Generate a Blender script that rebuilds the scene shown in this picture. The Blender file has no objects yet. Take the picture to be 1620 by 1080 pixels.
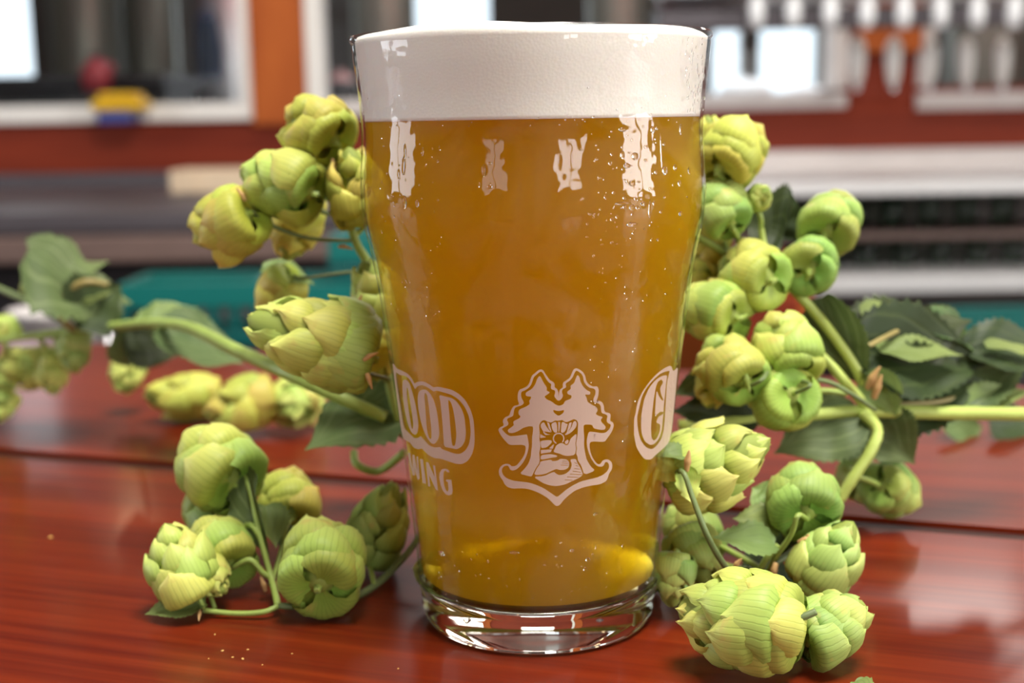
import bpy, bmesh, math, random
import numpy as np
from mathutils import Vector, Matrix, Quaternion
R_ = random.Random(7)
scene = bpy.context.scene
COL = scene.collection
PI = math.pi

# ------------------------------------------------------------------ camera
FPX = 2118.0
D, H, PITCH, ROLL, CX = .333, .127, math.radians(9.4), math.radians(.95), -.0058
EYE = np.array([CX, -D, H])
FWD = np.array([0, math.cos(PITCH), -math.sin(PITCH)])
_r = np.array([1., 0, 0]); _u = np.cross(_r, FWD)
RGT = _r*math.cos(ROLL) - _u*math.sin(ROLL)
UPV = _u*math.cos(ROLL) + _r*math.sin(ROLL)
cd = bpy.data.cameras.new('camera'); cam = bpy.data.objects.new('camera', cd); COL.objects.link(cam)
m = Matrix.Identity(4)
for i in range(3):
    m[i][0] = RGT[i]; m[i][1] = UPV[i]; m[i][2] = -FWD[i]; m[i][3] = EYE[i]
cam.matrix_world = m
cd.sensor_width = 36; cd.lens = FPX/1620*36; cd.clip_start = .01; cd.clip_end = 60
cd.dof.use_dof = True; cd.dof.focus_distance = .300; cd.dof.aperture_fstop = 11.5
scene.camera = cam

def ray(x, y):
    return FWD + RGT*(x-810)/FPX + UPV*(540-y)/FPX
def P(x, y, Y):                      # the point of the plane Y seen at (x, y)
    d = ray(x, y); t = (Y-EYE[1])/d[1]; return Vector(EYE + d*t)
def T(x, y, z=0.):                   # the point of a level plane
    d = ray(x, y); t = (z-EYE[2])/d[2]; return Vector(EYE + d*t)
def size(px, Y):
    return px*(Y+D)/FPX

# ------------------------------------------------------------------ world, light, exposure
vs = scene.view_settings
vs.view_transform = 'Standard'; vs.look = 'None'; vs.gamma = 1; vs.use_curve_mapping = False
vs.exposure = 0.70
w = bpy.data.worlds.new('World'); scene.world = w; w.use_nodes = True
w.node_tree.nodes['Background'].inputs[0].default_value = (.80, .90, 1, 1)
w.node_tree.nodes['Background'].inputs[1].default_value = 1.2
scene.cycles.max_bounces = 14; scene.cycles.transmission_bounces = 12; scene.cycles.transparent_max_bounces = 24
scene.cycles.volume_bounces = 6; scene.cycles.diffuse_bounces = 4; scene.cycles.glossy_bounces = 5
scene.cycles.sample_clamp_indirect = 6

def area(name, loc, target, sx, sy, power, color=(1, 1, 1)):
    l = bpy.data.lights.new(name, 'AREA'); l.shape = 'RECTANGLE'; l.size = sx; l.size_y = sy; l.energy = power; l.color = color
    o = bpy.data.objects.new(name, l); COL.objects.link(o); o.location = loc
    o.rotation_euler = (Vector(target)-Vector(loc)).to_track_quat('-Z', 'Y').to_euler()
    return o
# daylight outside each window of the room, with some added lights
area('daylight_left', (-3.5, .35, .75), (0, .2, .3), 1.5, 1.7, 30, (.92, .96, 1))
area('daylight_right', (3.5, -1.15, .75), (0, -.6, .3), 1.5, 1.7, 80, (1, .97, .93))
area('daylight_rear_right', (1.5, -3.8, .85), (1.0, 0, .3), 1.2, 1.5, 36, (1, .97, .93))
area('daylight_rear_left', (-1.6, -3.8, .85), (-1.0, 0, .3), 1.2, 1.5, 5, (.95, .97, 1))
area('added_brewhouse_light', (.5, 3.45, 1.84), (.5, 3.6, 0), 3.2, .5, 36, (.95, .98, 1))  # added light, no fixture behind it; brightens white shapes and tank fronts
area('added_glow_light', (.07, 2.95, 1.17), (.07, 0, 1.0), .62, .44, 9, (1, .97, .92))  # unseen source added high behind the glass to make the beer's bottom glow
area('daylight_clerestory', (1.58, 2.98, 1.19), (1.2, 0, 1.05), 1.7, .40, 24, (1, .92, .86))
area('daylight_brewhouse', (-.2, 7.3, .9), (-.2, 3, .3), 7.0, 2.0, 70, (.93, .97, 1))
area('added_top_light', (.30, -.30, 1.80), (.05, .05, 0), .75, .6, 40, (1, .96, .88))  # top light added to brighten the hops, no fixture modelled
area('back_bar_light', (.6, 1.7, 1.82), (.6, 2.4, 0), 4.0, .5, 14, (1, .95, .88))

# ------------------------------------------------------------------ helpers
def tag(o, label=None, cat=None, group=None, kind=None):
    if label: o['label'] = label
    if cat: o['category'] = cat
    if group: o['group'] = group
    if kind: o['kind'] = kind
    return o
def link(name, me, mat=None, parent=None, smooth=False):
    o = bpy.data.objects.new(name, me); COL.objects.link(o)
    if mat is not None:
        if len(me.materials) == 0: me.materials.append(mat)
    if parent is not None: o.parent = parent
    if smooth:
        me.polygons.foreach_set('use_smooth', [True]*len(me.polygons))
    return o
def empty(name, loc=(0, 0, 0)):
    o = bpy.data.objects.new(name, None); COL.objects.link(o); o.location = loc; o.empty_display_size = .01
    return o
def bm_obj(name, bm, mat, parent=None, smooth=False):
    me = bpy.data.meshes.new(name); bm.normal_update(); bm.to_mesh(me); bm.free()
    return link(name, me, mat, parent, smooth)
def inv(o):                          # children keep world coordinates
    if o is not None:
        return Matrix.Translation(-Vector(o.location))
    return Matrix.Identity(4)
def box_bm(lo, hi, bevel=0.):
    bm = bmesh.new(); bmesh.ops.create_cube(bm, size=1)
    lo, hi = Vector(lo), Vector(hi)
    for v in bm.verts:
        v.co = Vector([(lo[i]+hi[i])/2 + v.co[i]*(hi[i]-lo[i]) for i in range(3)])
    if bevel: bmesh.ops.bevel(bm, geom=bm.edges[:], offset=bevel, segments=2, affect='EDGES', profile=.5)
    return bm
def box(name, lo, hi, mat, parent=None, bevel=0.):
    bm = box_bm(lo, hi, bevel)
    if parent is not None: bm.transform(inv(parent))
    return bm_obj(name, bm, mat, parent)
def lathe_mesh(name, prof, n=96, center=(0, 0, 0)):
    vs_, fs = [], []
    k = len(prof)
    for (r, z) in prof:
        for j in range(n):
            a = 2*PI*j/n; vs_.append((center[0]+r*math.cos(a), center[1]+r*math.sin(a), center[2]+z))
    for i in range(k-1):
        for j in range(n):
            j2 = (j+1) % n
            fs.append((i*n+j, i*n+j2, (i+1)*n+j2, (i+1)*n+j))
    me = bpy.data.meshes.new(name); me.from_pydata(vs_, [], fs); me.validate()
    bm = bmesh.new(); bm.from_mesh(me); bmesh.ops.remove_doubles(bm, verts=bm.verts, dist=1e-6)
    bmesh.ops.recalc_face_normals(bm, faces=bm.faces); bm.to_mesh(me); bm.free()
    return me
def lathe(name, prof, mat, parent=None, n=48, center=(0, 0, 0)):
    c = Vector(center)
    if parent is not None: c = c - Vector(parent.location)
    return link(name, lathe_mesh(name, prof, n, c), mat, parent, True)
def tube_mesh(name, pts, rad, n=8):
    pts = [Vector(p) for p in pts]
    # Catmull-Rom resample
    dense, rr = [], []
    rads = rad if isinstance(rad, (list, tuple)) else [rad]*len(pts)
    for i in range(len(pts)-1):
        p0 = pts[max(i-1, 0)]; p1 = pts[i]; p2 = pts[i+1]; p3 = pts[min(i+2, len(pts)-1)]
        for s in range(6):
            t = s/6
            dense.append(.5*((2*p1)+(p2-p0)*t+(2*p0-5*p1+4*p2-p3)*t*t+(3*p1-p0-3*p2+p3)*t**3)); rr.append(rads[i]*(1-t)+rads[i+1]*t)
    dense.append(pts[-1]); rr.append(rads[-1])
    vs_, fs = [], []
    up = Vector((.3, .2, 1)).normalized()
    for i, p in enumerate(dense):
        tg = (dense[min(i+1, len(dense)-1)]-dense[max(i-1, 0)]).normalized()
        a = tg.cross(up)
        if a.length < 1e-4: a = tg.cross(Vector((1, 0, 0)))
        a.normalize(); b = tg.cross(a)
        for j in range(n):
            q = 2*PI*j/n; vs_.append(p+(a*math.cos(q)+b*math.sin(q))*rr[i])
    for i in range(len(dense)-1):
        for j in range(n):
            j2 = (j+1) % n; fs.append((i*n+j, i*n+j2, (i+1)*n+j2, (i+1)*n+j))
    fs.append(tuple(range(n-1, -1, -1))); fs.append(tuple((len(dense)-1)*n+j for j in range(n)))
    me = bpy.data.meshes.new(name); me.from_pydata([tuple(v) for v in vs_], [], fs)
    return me
def tube(name, pts, rad, mat, parent=None, n=8):
    me = tube_mesh(name, pts, rad, n)
    if parent is not None: me.transform(inv(parent))
    return link(name, me, mat, parent, True)

# ------------------------------------------------------------------ materials
def mat_new(name):
    mt = bpy.data.materials.new(name); mt.use_nodes = True
    nt = mt.node_tree; return mt, nt, nt.nodes, nt.links
def pbr(name, col, rough=.5, metal=0., coat=0., noise=0., nscale=20., bump=0., spec=.5):
    mt, nt, N, L = mat_new(name); b = N['Principled BSDF']
    b.inputs['Base Color'].default_value = (*col, 1); b.inputs['Roughness'].default_value = rough
    b.inputs['Metallic'].default_value = metal; b.inputs['Coat Weight'].default_value = coat
    b.inputs['Specular IOR Level'].default_value = spec
    if noise or bump:
        tc = N.new('ShaderNodeTexCoord'); n = N.new('ShaderNodeTexNoise'); n.inputs['Scale'].default_value = nscale; n.inputs['Detail'].default_value = 5
        L.new(tc.outputs['Object'], n.inputs['Vector'])
        if noise:
            mx = N.new('ShaderNodeMix'); mx.data_type = 'RGBA'
            mx.inputs[6].default_value = (*[c*(1-noise) for c in col], 1); mx.inputs[7].default_value = (*[min(1, c*(1+noise)) for c in col], 1)
            L.new(n.outputs[0], mx.inputs[0]); L.new(mx.outputs[2], b.inputs['Base Color'])
        if bump:
            bp = N.new('ShaderNodeBump'); bp.inputs['Strength'].default_value = bump; bp.inputs['Distance'].default_value = .01
            L.new(n.outputs[0], bp.inputs['Height']); L.new(bp.outputs[0], b.inputs['Normal'])
    return mt
def emit(name, col, s):
    mt, nt, N, L = mat_new(name); N.remove(N['Principled BSDF']); e = N.new('ShaderNodeEmission')
    e.inputs[0].default_value = (*col, 1); e.inputs[1].default_value = s; L.new(e.outputs[0], N['Material Output'].inputs[0]); return mt
def wood(name, dark, light, rough, coat, scale=(3, 60, 60), bump=.15, spec=.5):
    mt, nt, N, L = mat_new(name); b = N['Principled BSDF']
    tc = N.new('ShaderNodeTexCoord'); mp = N.new('ShaderNodeMapping'); mp.inputs['Scale'].default_value = scale
    oi = N.new('ShaderNodeObjectInfo'); ad = N.new('ShaderNodeVectorMath'); ad.operation = 'ADD'
    L.new(tc.outputs['Object'], ad.inputs[0]); L.new(oi.outputs['Random'], ad.inputs[1])
    L.new(ad.outputs[0], mp.inputs['Vector'])
    n1 = N.new('ShaderNodeTexNoise'); n1.inputs['Scale'].default_value = 1.; n1.inputs['Detail'].default_value = 7; n1.inputs['Distortion'].default_value = .6
    L.new(mp.outputs[0], n1.inputs['Vector'])
    mp2 = N.new('ShaderNodeMapping'); mp2.inputs['Scale'].default_value = (scale[0]*3, scale[1]*7, scale[2]*7); L.new(ad.outputs[0], mp2.inputs['Vector'])
    n2 = N.new('ShaderNodeTexNoise'); n2.inputs['Scale'].default_value = 1.; n2.inputs['Detail'].default_value = 4; L.new(mp2.outputs[0], n2.inputs['Vector'])
    mm = N.new('ShaderNodeMath'); mm.operation = 'MULTIPLY_ADD'; mm.inputs[1].default_value = .45; mm2 = N.new('ShaderNodeMath'); mm2.operation = 'MULTIPLY'; mm2.inputs[1].default_value = .6
    L.new(n1.outputs[0], mm2.inputs[0]); L.new(n2.outputs[0], mm.inputs[0]); L.new(mm2.outputs[0], mm.inputs[2])
    rp = N.new('ShaderNodeValToRGB'); rp.color_ramp.elements[0].position = .36; rp.color_ramp.elements[0].color = (*dark, 1)
    rp.color_ramp.elements[1].position = .68; rp.color_ramp.elements[1].color = (*light, 1)
    L.new(mm.outputs[0], rp.inputs[0]); L.new(rp.outputs[0], b.inputs['Base Color'])
    b.inputs['Roughness'].default_value = rough; b.inputs['Coat Weight'].default_value = coat; b.inputs['Coat Roughness'].default_value = .13; b.inputs['Specular IOR Level'].default_value = spec
    bp = N.new('ShaderNodeBump'); bp.inputs['Strength'].default_value = bump; bp.inputs['Distance'].default_value = .0006
    L.new(mm.outputs[0], bp.inputs['Height']); L.new(bp.outputs[0], b.inputs['Normal'])
    return mt

M = {}
M['table'] = wood('red_stained_wood', (.074, .0048, .0018), (.185, .021, .0035), .42, .19, (2.5, 42, 42), .06, .10)
M['groove'] = pbr('dark_joint_filler', (.030, .006, .003), .6, spec=.2)
M['bar_wood'] = wood('red_wall_wood', (.13, .014, .005), (.26, .034, .010), .55, .0, (1.2, 1.2, 9), .05, .2)
M['post_wood'] = wood('orange_wall_wood', (.34, .070, .010), (.48, .115, .018), .5, .0, (6, 6, 1.), .05, .25)
M['frame'] = pbr('pale_painted_frame', (.62, .56, .54), .45, noise=.06)
M['frame_white'] = pbr('white_painted_frame', (.80, .76, .72), .45, noise=.05)
M['steel'] = pbr('brushed_steel', (.60, .60, .62), .35, 1., noise=.08, nscale=8)
M['steel_pale'] = pbr('bright_counter_steel', (.72, .70, .70), .42, .35, noise=.06, nscale=6)
M['steel_dark'] = pbr('dull_dark_steel', (.105, .09, .10), .45, .4, noise=.15, nscale=5)
M['tank'] = pbr('tank_steel', (.26, .25, .21), .38, .6, noise=.1, nscale=3)
M['dark'] = pbr('dark_shelf', (.026, .020, .022), .5, noise=.2)
M['brown'] = pbr('brown_shelf', (.16, .10, .085), .5, noise=.15)
M['teal'] = pbr('teal_plastic', (.002, .085, .08), .35, noise=.1)
M['teal_light'] = pbr('light_teal_plastic', (.004, .14, .125), .35)
M['white'] = pbr('white_plastic', (.82, .82, .82), .35)
M['ceramic'] = pbr('pale_handle', (.80, .76, .72), .25, coat=.5)
M['chrome'] = pbr('polished_chrome', (.95, .95, .96), .2, .15)
M['yellow'] = pbr('yellow_plastic', (.72, .42, .01), .4)
M['blue'] = pbr('blue_plastic', (.05, .07, .26), .4)
M['navy'] = pbr('navy_fabric', (.012, .03, .085), .6)
M['redball'] = pbr('red_plastic', (.36, .035, .045), .45)
M['beige'] = pbr('pale_board', (.68, .52, .36), .5, noise=.1)
M['plaster'] = pbr('plaster', (.16, .14, .12), .8, noise=.05)
M['ceil'] = pbr('ceiling_paint', (.24, .22, .20), .8)
M['floor'] = pbr('concrete_floor', (.10, .09, .085), .5, noise=.2, nscale=4)
M['blob'] = pbr('white_blob', (.85, .87, .92), .6)
M['greenplant'] = pbr('green_shrub', (.16, .22, .05), .6)
M['stem'] = pbr('hop_stem', (.30, .40, .085), .45, noise=.35, nscale=90, bump=.1)
M['stem_dark'] = pbr('thin_green_stalk', (.14, .19, .065), .5, noise=.3, nscale=200)
M['bine'] = pbr('pale_green_bine', (.44, .54, .12), .42, noise=.2, nscale=60, bump=.1)
M['tan'] = pbr('dry_tan_tip', (.55, .33, .13), .6, noise=.2, nscale=150)
M['curl'] = pbr('brown_green_tendril', (.30, .24, .08), .5, noise=.3, nscale=60)
M['crumb'] = pbr('crumb', (.62, .36, .10), .6)

def clear_glass(name, tint=(1, 1, 1), ior=1.5, frost=False):
    """thin clear wall: see-through with Fresnel reflection, optional condensation haze"""
    mt, nt, N, L = mat_new(name); N.remove(N['Principled BSDF'])
    tr = N.new('ShaderNodeBsdfTransparent'); tr.inputs[0].default_value = (*tint, 1)
    gl = N.new('ShaderNodeBsdfGlossy'); gl.inputs['Roughness'].default_value = .03
    fr = N.new('ShaderNodeFresnel'); fr.inputs[0].default_value = ior
    mx = N.new('ShaderNodeMixShader'); L.new(tr.outputs[0], mx.inputs[1]); L.new(gl.outputs[0], mx.inputs[2])
    geo = N.new('ShaderNodeNewGeometry'); sb = N.new('ShaderNodeMath'); sb.operation = 'SUBTRACT'; sb.inputs[0].default_value = 1.
    ml = N.new('ShaderNodeMath'); ml.operation = 'MULTIPLY'; L.new(geo.outputs['Backfacing'], sb.inputs[1])
    L.new(fr.outputs[0], ml.inputs[0]); L.new(sb.outputs[0], ml.inputs[1]); L.new(ml.outputs[0], mx.inputs[0])
    out = mx
    if frost:
        tc = N.new('ShaderNodeTexCoord'); n = N.new('ShaderNodeTexNoise'); n.inputs['Scale'].default_value = 42; n.inputs['Detail'].default_value = 3; n.inputs['Distortion'].default_value = 1.2
        L.new(tc.outputs['Object'], n.inputs['Vector'])
        rp = N.new('ShaderNodeValToRGB'); rp.color_ramp.elements[0].position = .44; rp.color_ramp.elements[0].color = (.0, .0, .0, 1)
        rp.color_ramp.elements[1].position = .54; rp.color_ramp.elements[1].color = (.009, .009, .009, 1); L.new(n.outputs[0], rp.inputs[0])
        df = N.new('ShaderNodeBsdfDiffuse'); df.inputs[0].default_value = (.9, .9, .9, 1)
        m2 = N.new('ShaderNodeMixShader'); L.new(rp.outputs[0], m2.inputs[0]); L.new(mx.outputs[0], m2.inputs[1]); L.new(df.outputs[0], m2.inputs[2])
        n3 = N.new('ShaderNodeTexNoise'); n3.inputs['Scale'].default_value = 120; n3.inputs['Detail'].default_value = 2; L.new(tc.outputs['Object'], n3.inputs['Vector'])
        bp = N.new('ShaderNodeBump'); bp.inputs['Strength'].default_value = .2; bp.inputs['Distance'].default_value = .002
        L.new(n3.outputs[0], bp.inputs['Height']); L.new(bp.outputs[0], gl.inputs['Normal'])
        out = m2
    L.new(out.outputs[0], N['Material Output'].inputs[0]); return mt
M['glass_wall'] = clear_glass('condensed_glass', (.985, .985, .98), frost=True)
M['pane'] = clear_glass('window_pane', (.93, .95, .95), 1.22)
M['tumbler'] = clear_glass('bar_glass', (.72, .80, .74))
def glass_solid(name, col, ior):
    mt, nt, N, L = mat_new(name); N.remove(N['Principled BSDF']); g = N.new('ShaderNodeBsdfGlass')
    g.inputs['Color'].default_value = (*col, 1); g.inputs['IOR'].default_value = ior; g.inputs['Roughness'].default_value = 0.
    L.new(g.outputs[0], N['Material Output'].inputs[0]); return mt
M['glass_base'] = glass_solid('thick_base_glass', (.97, .98, .95), 1.48)
M['drop'] = glass_solid('water_drop', (1, 1, 1), 1.33)

def beer_mat():
    mt, nt, N, L = mat_new('hazy_golden_beer'); N.remove(N['Principled BSDF'])
    tr = N.new('ShaderNodeBsdfTransparent')
    L.new(tr.outputs[0], N['Material Output'].inputs['Surface'])
    sc = N.new('ShaderNodeVolumeScatter'); sc.inputs['Color'].default_value = (.98, .83, .10, 1); sc.inputs['Density'].default_value = 50.
    sc.inputs['Anisotropy'].default_value = .4
    ab = N.new('ShaderNodeVolumeAbsorption'); ab.inputs['Color'].default_value = (.956, .855, .0, 1); ab.inputs['Density'].default_value = 170.
    ad = N.new('ShaderNodeAddShader'); L.new(sc.outputs[0], ad.inputs[0]); L.new(ab.outputs[0], ad.inputs[1])
    L.new(ad.outputs[0], N['Material Output'].inputs['Volume'])
    return mt
M['beer'] = beer_mat()
def foam_mat():
    mt, nt, N, L = mat_new('cream_foam'); b = N['Principled BSDF']
    b.inputs['Base Color'].default_value = (.96, .92, .84, 1); b.inputs['Roughness'].default_value = .7
    b.inputs['Subsurface Weight'].default_value = .4; b.inputs['Subsurface Radius'].default_value = (.01, .008, .006)
    tc = N.new('ShaderNodeTexCoord'); v = N.new('ShaderNodeTexVoronoi'); v.inputs['Scale'].default_value = 1500; L.new(tc.outputs['Object'], v.inputs['Vector'])
    bp = N.new('ShaderNodeBump'); bp.inputs['Strength'].default_value = .10; bp.inputs['Distance'].default_value = .0003
    L.new(v.outputs[0], bp.inputs['Height']); L.new(bp.outputs[0], b.inputs['Normal']); return mt
M['foam'] = foam_mat()
def print_mat():
    mt, nt, N, L = mat_new('white_glass_ink'); b = N['Principled BSDF']
    b.inputs['Base Color'].default_value = (.60, .45, .37, 1); b.inputs['Roughness'].default_value = .45; b.inputs['Alpha'].default_value = .86
    return mt
M['ink'] = print_mat()

def plant_mat(name, base, tip, vein, nveins, transl, rough=.5, hue=.35, spots=True, vs=.48, fade=.10):
    """bract / leaf: colour from its own UV (u across, v base to tip), veins, per-object variation, light passing through"""
    mt, nt, N, L = mat_new(name); b = N['Principled BSDF']
    uv = N.new('ShaderNodeUVMap'); uv.uv_map = 'UV'; sp = N.new('ShaderNodeSeparateXYZ'); L.new(uv.outputs[0], sp.inputs[0])
    oi = N.new('ShaderNodeObjectInfo')
    mx = N.new('ShaderNodeMix'); mx.data_type = 'RGBA'; mx.inputs[6].default_value = (*base, 1); mx.inputs[7].default_value = (*tip, 1)
    L.new(sp.outputs[1], mx.inputs[0])
    # per-object drift
    hs = N.new('ShaderNodeHueSaturation'); mr = N.new('ShaderNodeMapRange'); mr.inputs[3].default_value = .5-.035*hue/.35; mr.inputs[4].default_value = .5+.03*hue/.35
    L.new(oi.outputs['Random'], mr.inputs[0]); L.new(mr.outputs[0], hs.inputs['Hue']); L.new(mx.outputs[2], hs.inputs['Color'])
    mv = N.new('ShaderNodeMath'); mv.operation = 'MULTIPLY'; mv.inputs[1].default_value = 7.31
    fr = N.new('ShaderNodeMath'); fr.operation = 'FRACT'; L.new(oi.outputs['Random'], mv.inputs[0]); L.new(mv.outputs[0], fr.inputs[0])
    mr2 = N.new('ShaderNodeMapRange'); mr2.inputs[3].default_value = .82; mr2.inputs[4].default_value = 1.12; L.new(fr.outputs[0], mr2.inputs[0]); L.new(mr2.outputs[0], hs.inputs['Value'])
    # veins
    wv = N.new('ShaderNodeMath'); wv.operation = 'MULTIPLY'; wv.inputs[1].default_value = nveins*2*PI; L.new(sp.outputs[0], wv.inputs[0])
    nz = N.new('ShaderNodeTexNoise'); nz.inputs['Scale'].default_value = 7; nz.inputs['Detail'].default_value = 3; L.new(uv.outputs[0], nz.inputs['Vector'])
    ph = N.new('ShaderNodeMath'); ph.operation = 'MULTIPLY_ADD'; ph.inputs[1].default_value = 3.; L.new(nz.outputs[0], ph.inputs[0]); L.new(wv.outputs[0], ph.inputs[2])
    sn = N.new('ShaderNodeMath'); sn.operation = 'SINE'; L.new(ph.outputs[0], sn.inputs[0])
    pw = N.new('ShaderNodeMapRange'); pw.inputs[1].default_value = .62; pw.inputs[2].default_value = 1.; L.new(sn.outputs[0], pw.inputs[0])
    sc = N.new('ShaderNodeMath'); sc.operation = 'MULTIPLY'; sc.inputs[1].default_value = vs
    fd = N.new('ShaderNodeMapRange'); fd.inputs[1].default_value = .1; fd.inputs[2].default_value = .85; fd.inputs[3].default_value = 1.; fd.inputs[4].default_value = fade; L.new(sp.outputs[1], fd.inputs[0])
    fm_ = N.new('ShaderNodeMath'); fm_.operation = 'MULTIPLY'; L.new(pw.outputs[0], fm_.inputs[0]); L.new(fd.outputs[0], fm_.inputs[1]); L.new(fm_.outputs[0], sc.inputs[0])
    m3 = N.new('ShaderNodeMix'); m3.data_type = 'RGBA'; m3.inputs[7].default_value = (*vein, 1)
    L.new(sc.outputs[0], m3.inputs[0]); L.new(hs.outputs[0], m3.inputs[6])
    col = m3.outputs[2]
    if spots:
        n2 = N.new('ShaderNodeTexNoise'); n2.inputs['Scale'].default_value = 3.3; n2.inputs['Detail'].default_value = 4
        tc = N.new('ShaderNodeVectorMath'); tc.operation = 'ADD'; L.new(uv.outputs[0], tc.inputs[0]); L.new(oi.outputs['Random'], tc.inputs[1])
        ms = N.new('ShaderNodeVectorMath'); ms.operation = 'SCALE'; ms.inputs['Scale'].default_value = 1.; L.new(tc.outputs[0], ms.inputs[0])
        L.new(ms.outputs[0], n2.inputs['Vector'])
        r2 = N.new('ShaderNodeMapRange'); r2.inputs[1].default_value = .60; r2.inputs[2].default_value = .78; r2.inputs[4].default_value = .6; L.new(n2.outputs[0], r2.inputs[0])
        m4 = N.new('ShaderNodeMix'); m4.data_type = 'RGBA'; m4.inputs[7].default_value = (.60, .42, .12, 1); L.new(r2.outputs[0], m4.inputs[0]); L.new(col, m4.inputs[6]); col = m4.outputs[2]
    L.new(col, b.inputs['Base Color']); b.inputs['Roughness'].default_value = rough; b.inputs['Specular IOR Level'].default_value = .35
    bp = N.new('ShaderNodeBump'); bp.inputs['Strength'].default_value = .16; bp.inputs['Distance'].default_value = .0004; bp.invert = True; L.new(pw.outputs[0], bp.inputs['Height']); L.new(bp.outputs[0], b.inputs['Normal'])
    t = N.new('ShaderNodeBsdfTranslucent'); L.new(col, t.inputs[0])
    ms_ = N.new('ShaderNodeMixShader'); ms_.inputs[0].default_value = transl; L.new(b.outputs[0], ms_.inputs[1]); L.new(t.outputs[0], ms_.inputs[2])
    L.new(ms_.outputs[0], N['Material Output'].inputs[0]); return mt
M['bract_fresh'] = plant_mat('fresh_bract', (.26, .40, .045), (.70, .75, .20), (.13, .22, .03), 13, .16)
M['bract_yellow'] = plant_mat('yellow_bract', (.38, .43, .04), (.78, .72, .16), (.20, .24, .03), 13, .16)
M['bract_green'] = plant_mat('green_bract', (.20, .34, .05), (.56, .67, .19), (.09, .17, .03), 13, .16)
M['core'] = pbr('cone_core', (.24, .30, .05), .7)
M['leaf'] = plant_mat('grey_green_leaf', (.080, .132, .042), (.130, .190, .062), (.25, .31, .13), 5, .22, .55, .2, False, .42, .8)
M['leaf_pale'] = plant_mat('pale_leaf_underside', (.19, .27, .08), (.30, .39, .12), (.13, .19, .06), 5, .25, .5, .2, False, .42, .8)
M['leaf_dark'] = plant_mat('dark_leaf', (.028, .044, .014), (.052, .076, .022), (.09, .12, .038), 5, .18, .5, .2, False, .42, .8)

# ================================================================== ROOM SHELL
YB = 2.70                            # face of the back wall
def struct(name, lo, hi, mat, parent=None):
    o = box(name, lo, hi, mat, parent)
    if parent is None: tag(o, kind='structure')
    return o
XL, XR, YR, ZF, ZC, YK = -3.2, 3.2, -3.5, -1.07, 1.9, 7.0
struct('floor', (XL-.2, YR-.2, ZF-.1), (XR+.2, YK+.2, ZF), M['floor'])
struct('ceiling', (XL-.2, YR-.2, ZC), (XR+.2, YK+.2, ZC+.1), M['ceil'])
def wall_with_holes(name, axis, pos0, pos1, a0, a1, z0, z1, holes, mat, top=None):
    """axis 'x': the wall spans x from a0 to a1 and lies between y pos0..pos1; boxes fill round the holes (a, b, zlo, zhi)"""
    bm = bmesh.new()
    def add(p, q, r, s):
        if q-p < 1e-4 or s-r < 1e-4: return
        lo, hi = ((p, pos0, r), (q, pos1, s)) if axis == 'x' else ((pos0, p, r), (pos1, q, s))
        b2 = box_bm(lo, hi); tmp = bpy.data.meshes.new('t'); b2.to_mesh(tmp); b2.free(); bm.from_mesh(tmp); bpy.data.meshes.remove(tmp)
    cur = a0
    if top is not None: z1 = top
    for (p, q, r, s) in sorted(holes):
        add(cur, p, z0, z1); add(p, q, z0, r); add(p, q, s, z1); cur = q
    add(cur, a1, z0, z1)
    return tag(bm_obj(name, bm, mat), kind='structure')
def casement(n, axis, pos, a0, a1, z0, z1, mat, bars=(1, 1), fw=.05, pane=False, depth=.05, label=None, bw=.04):
    """a frame round an opening, bars across it"""
    t = empty('window_%d' % n, ((a0+a1)/2, pos, z0) if axis == 'x' else (pos, (a0+a1)/2, z0)); tag(t, label, kind='structure')
    def bx(nm, p, q, r, s, d=depth, mt=mat):
        lo, hi = ((p, pos-d/2, r), (q, pos+d/2, s)) if axis == 'x' else ((pos-d/2, p, r), (pos+d/2, q, s))
        box(nm, lo, hi, mt, t, .004 if d > .01 else 0)
    bx('window_frame', a0, a0+fw, z0, z1); bx('window_frame', a1-fw, a1, z0, z1)
    bx('window_frame', a0+fw, a1-fw, z0, z0+fw); bx('window_frame', a0+fw, a1-fw, z1-fw, z1)
    for i in range(bars[0]):
        c = a0+(a1-a0)*(i+1)/(bars[0]+1); bx('window_bar', c-bw, c+bw, z0+fw, z1-fw, depth*.8)
    for i in range(bars[1]):
        c = z0+(z1-z0)*(i+1)/(bars[1]+1); bx('window_bar', a0+fw, a1-fw, c-bw, c+bw, depth*.7)
    if pane: bx('window_pane', a0+fw, a1-fw, z0+fw, z1-fw, .004, M['pane'])
    return t
wall_with_holes('wall_left', 'y', XL-.12, XL, YR, YK, ZF, ZC, [(-.35, 1.05, -.05, 1.55)], M['plaster'])
wall_with_holes('wall_right', 'y', XR, XR+.12, YR, YK, ZF, ZC, [(-1.85, -.45, -.05, 1.55)], M['plaster'])
wall_with_holes('wall_rear', 'x', YR-.12, YR, XL, XR, ZF, ZC, [(-2.15, -1.05, .15, 1.55), (.95, 2.05, .15, 1.55)], M['plaster'])
casement(4, 'y', XL-.06, -.35, 1.05, -.05, 1.55, M['frame_white'])
casement(5, 'y', XR+.06, -1.85, -.45, -.05, 1.55, M['frame_white'])
casement(6, 'x', YR-.06, -2.15, -1.05, .15, 1.55, M['frame_white'])
casement(7, 'x', YR-.06, .95, 2.05, .15, 1.55, M['frame_white'])

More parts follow.
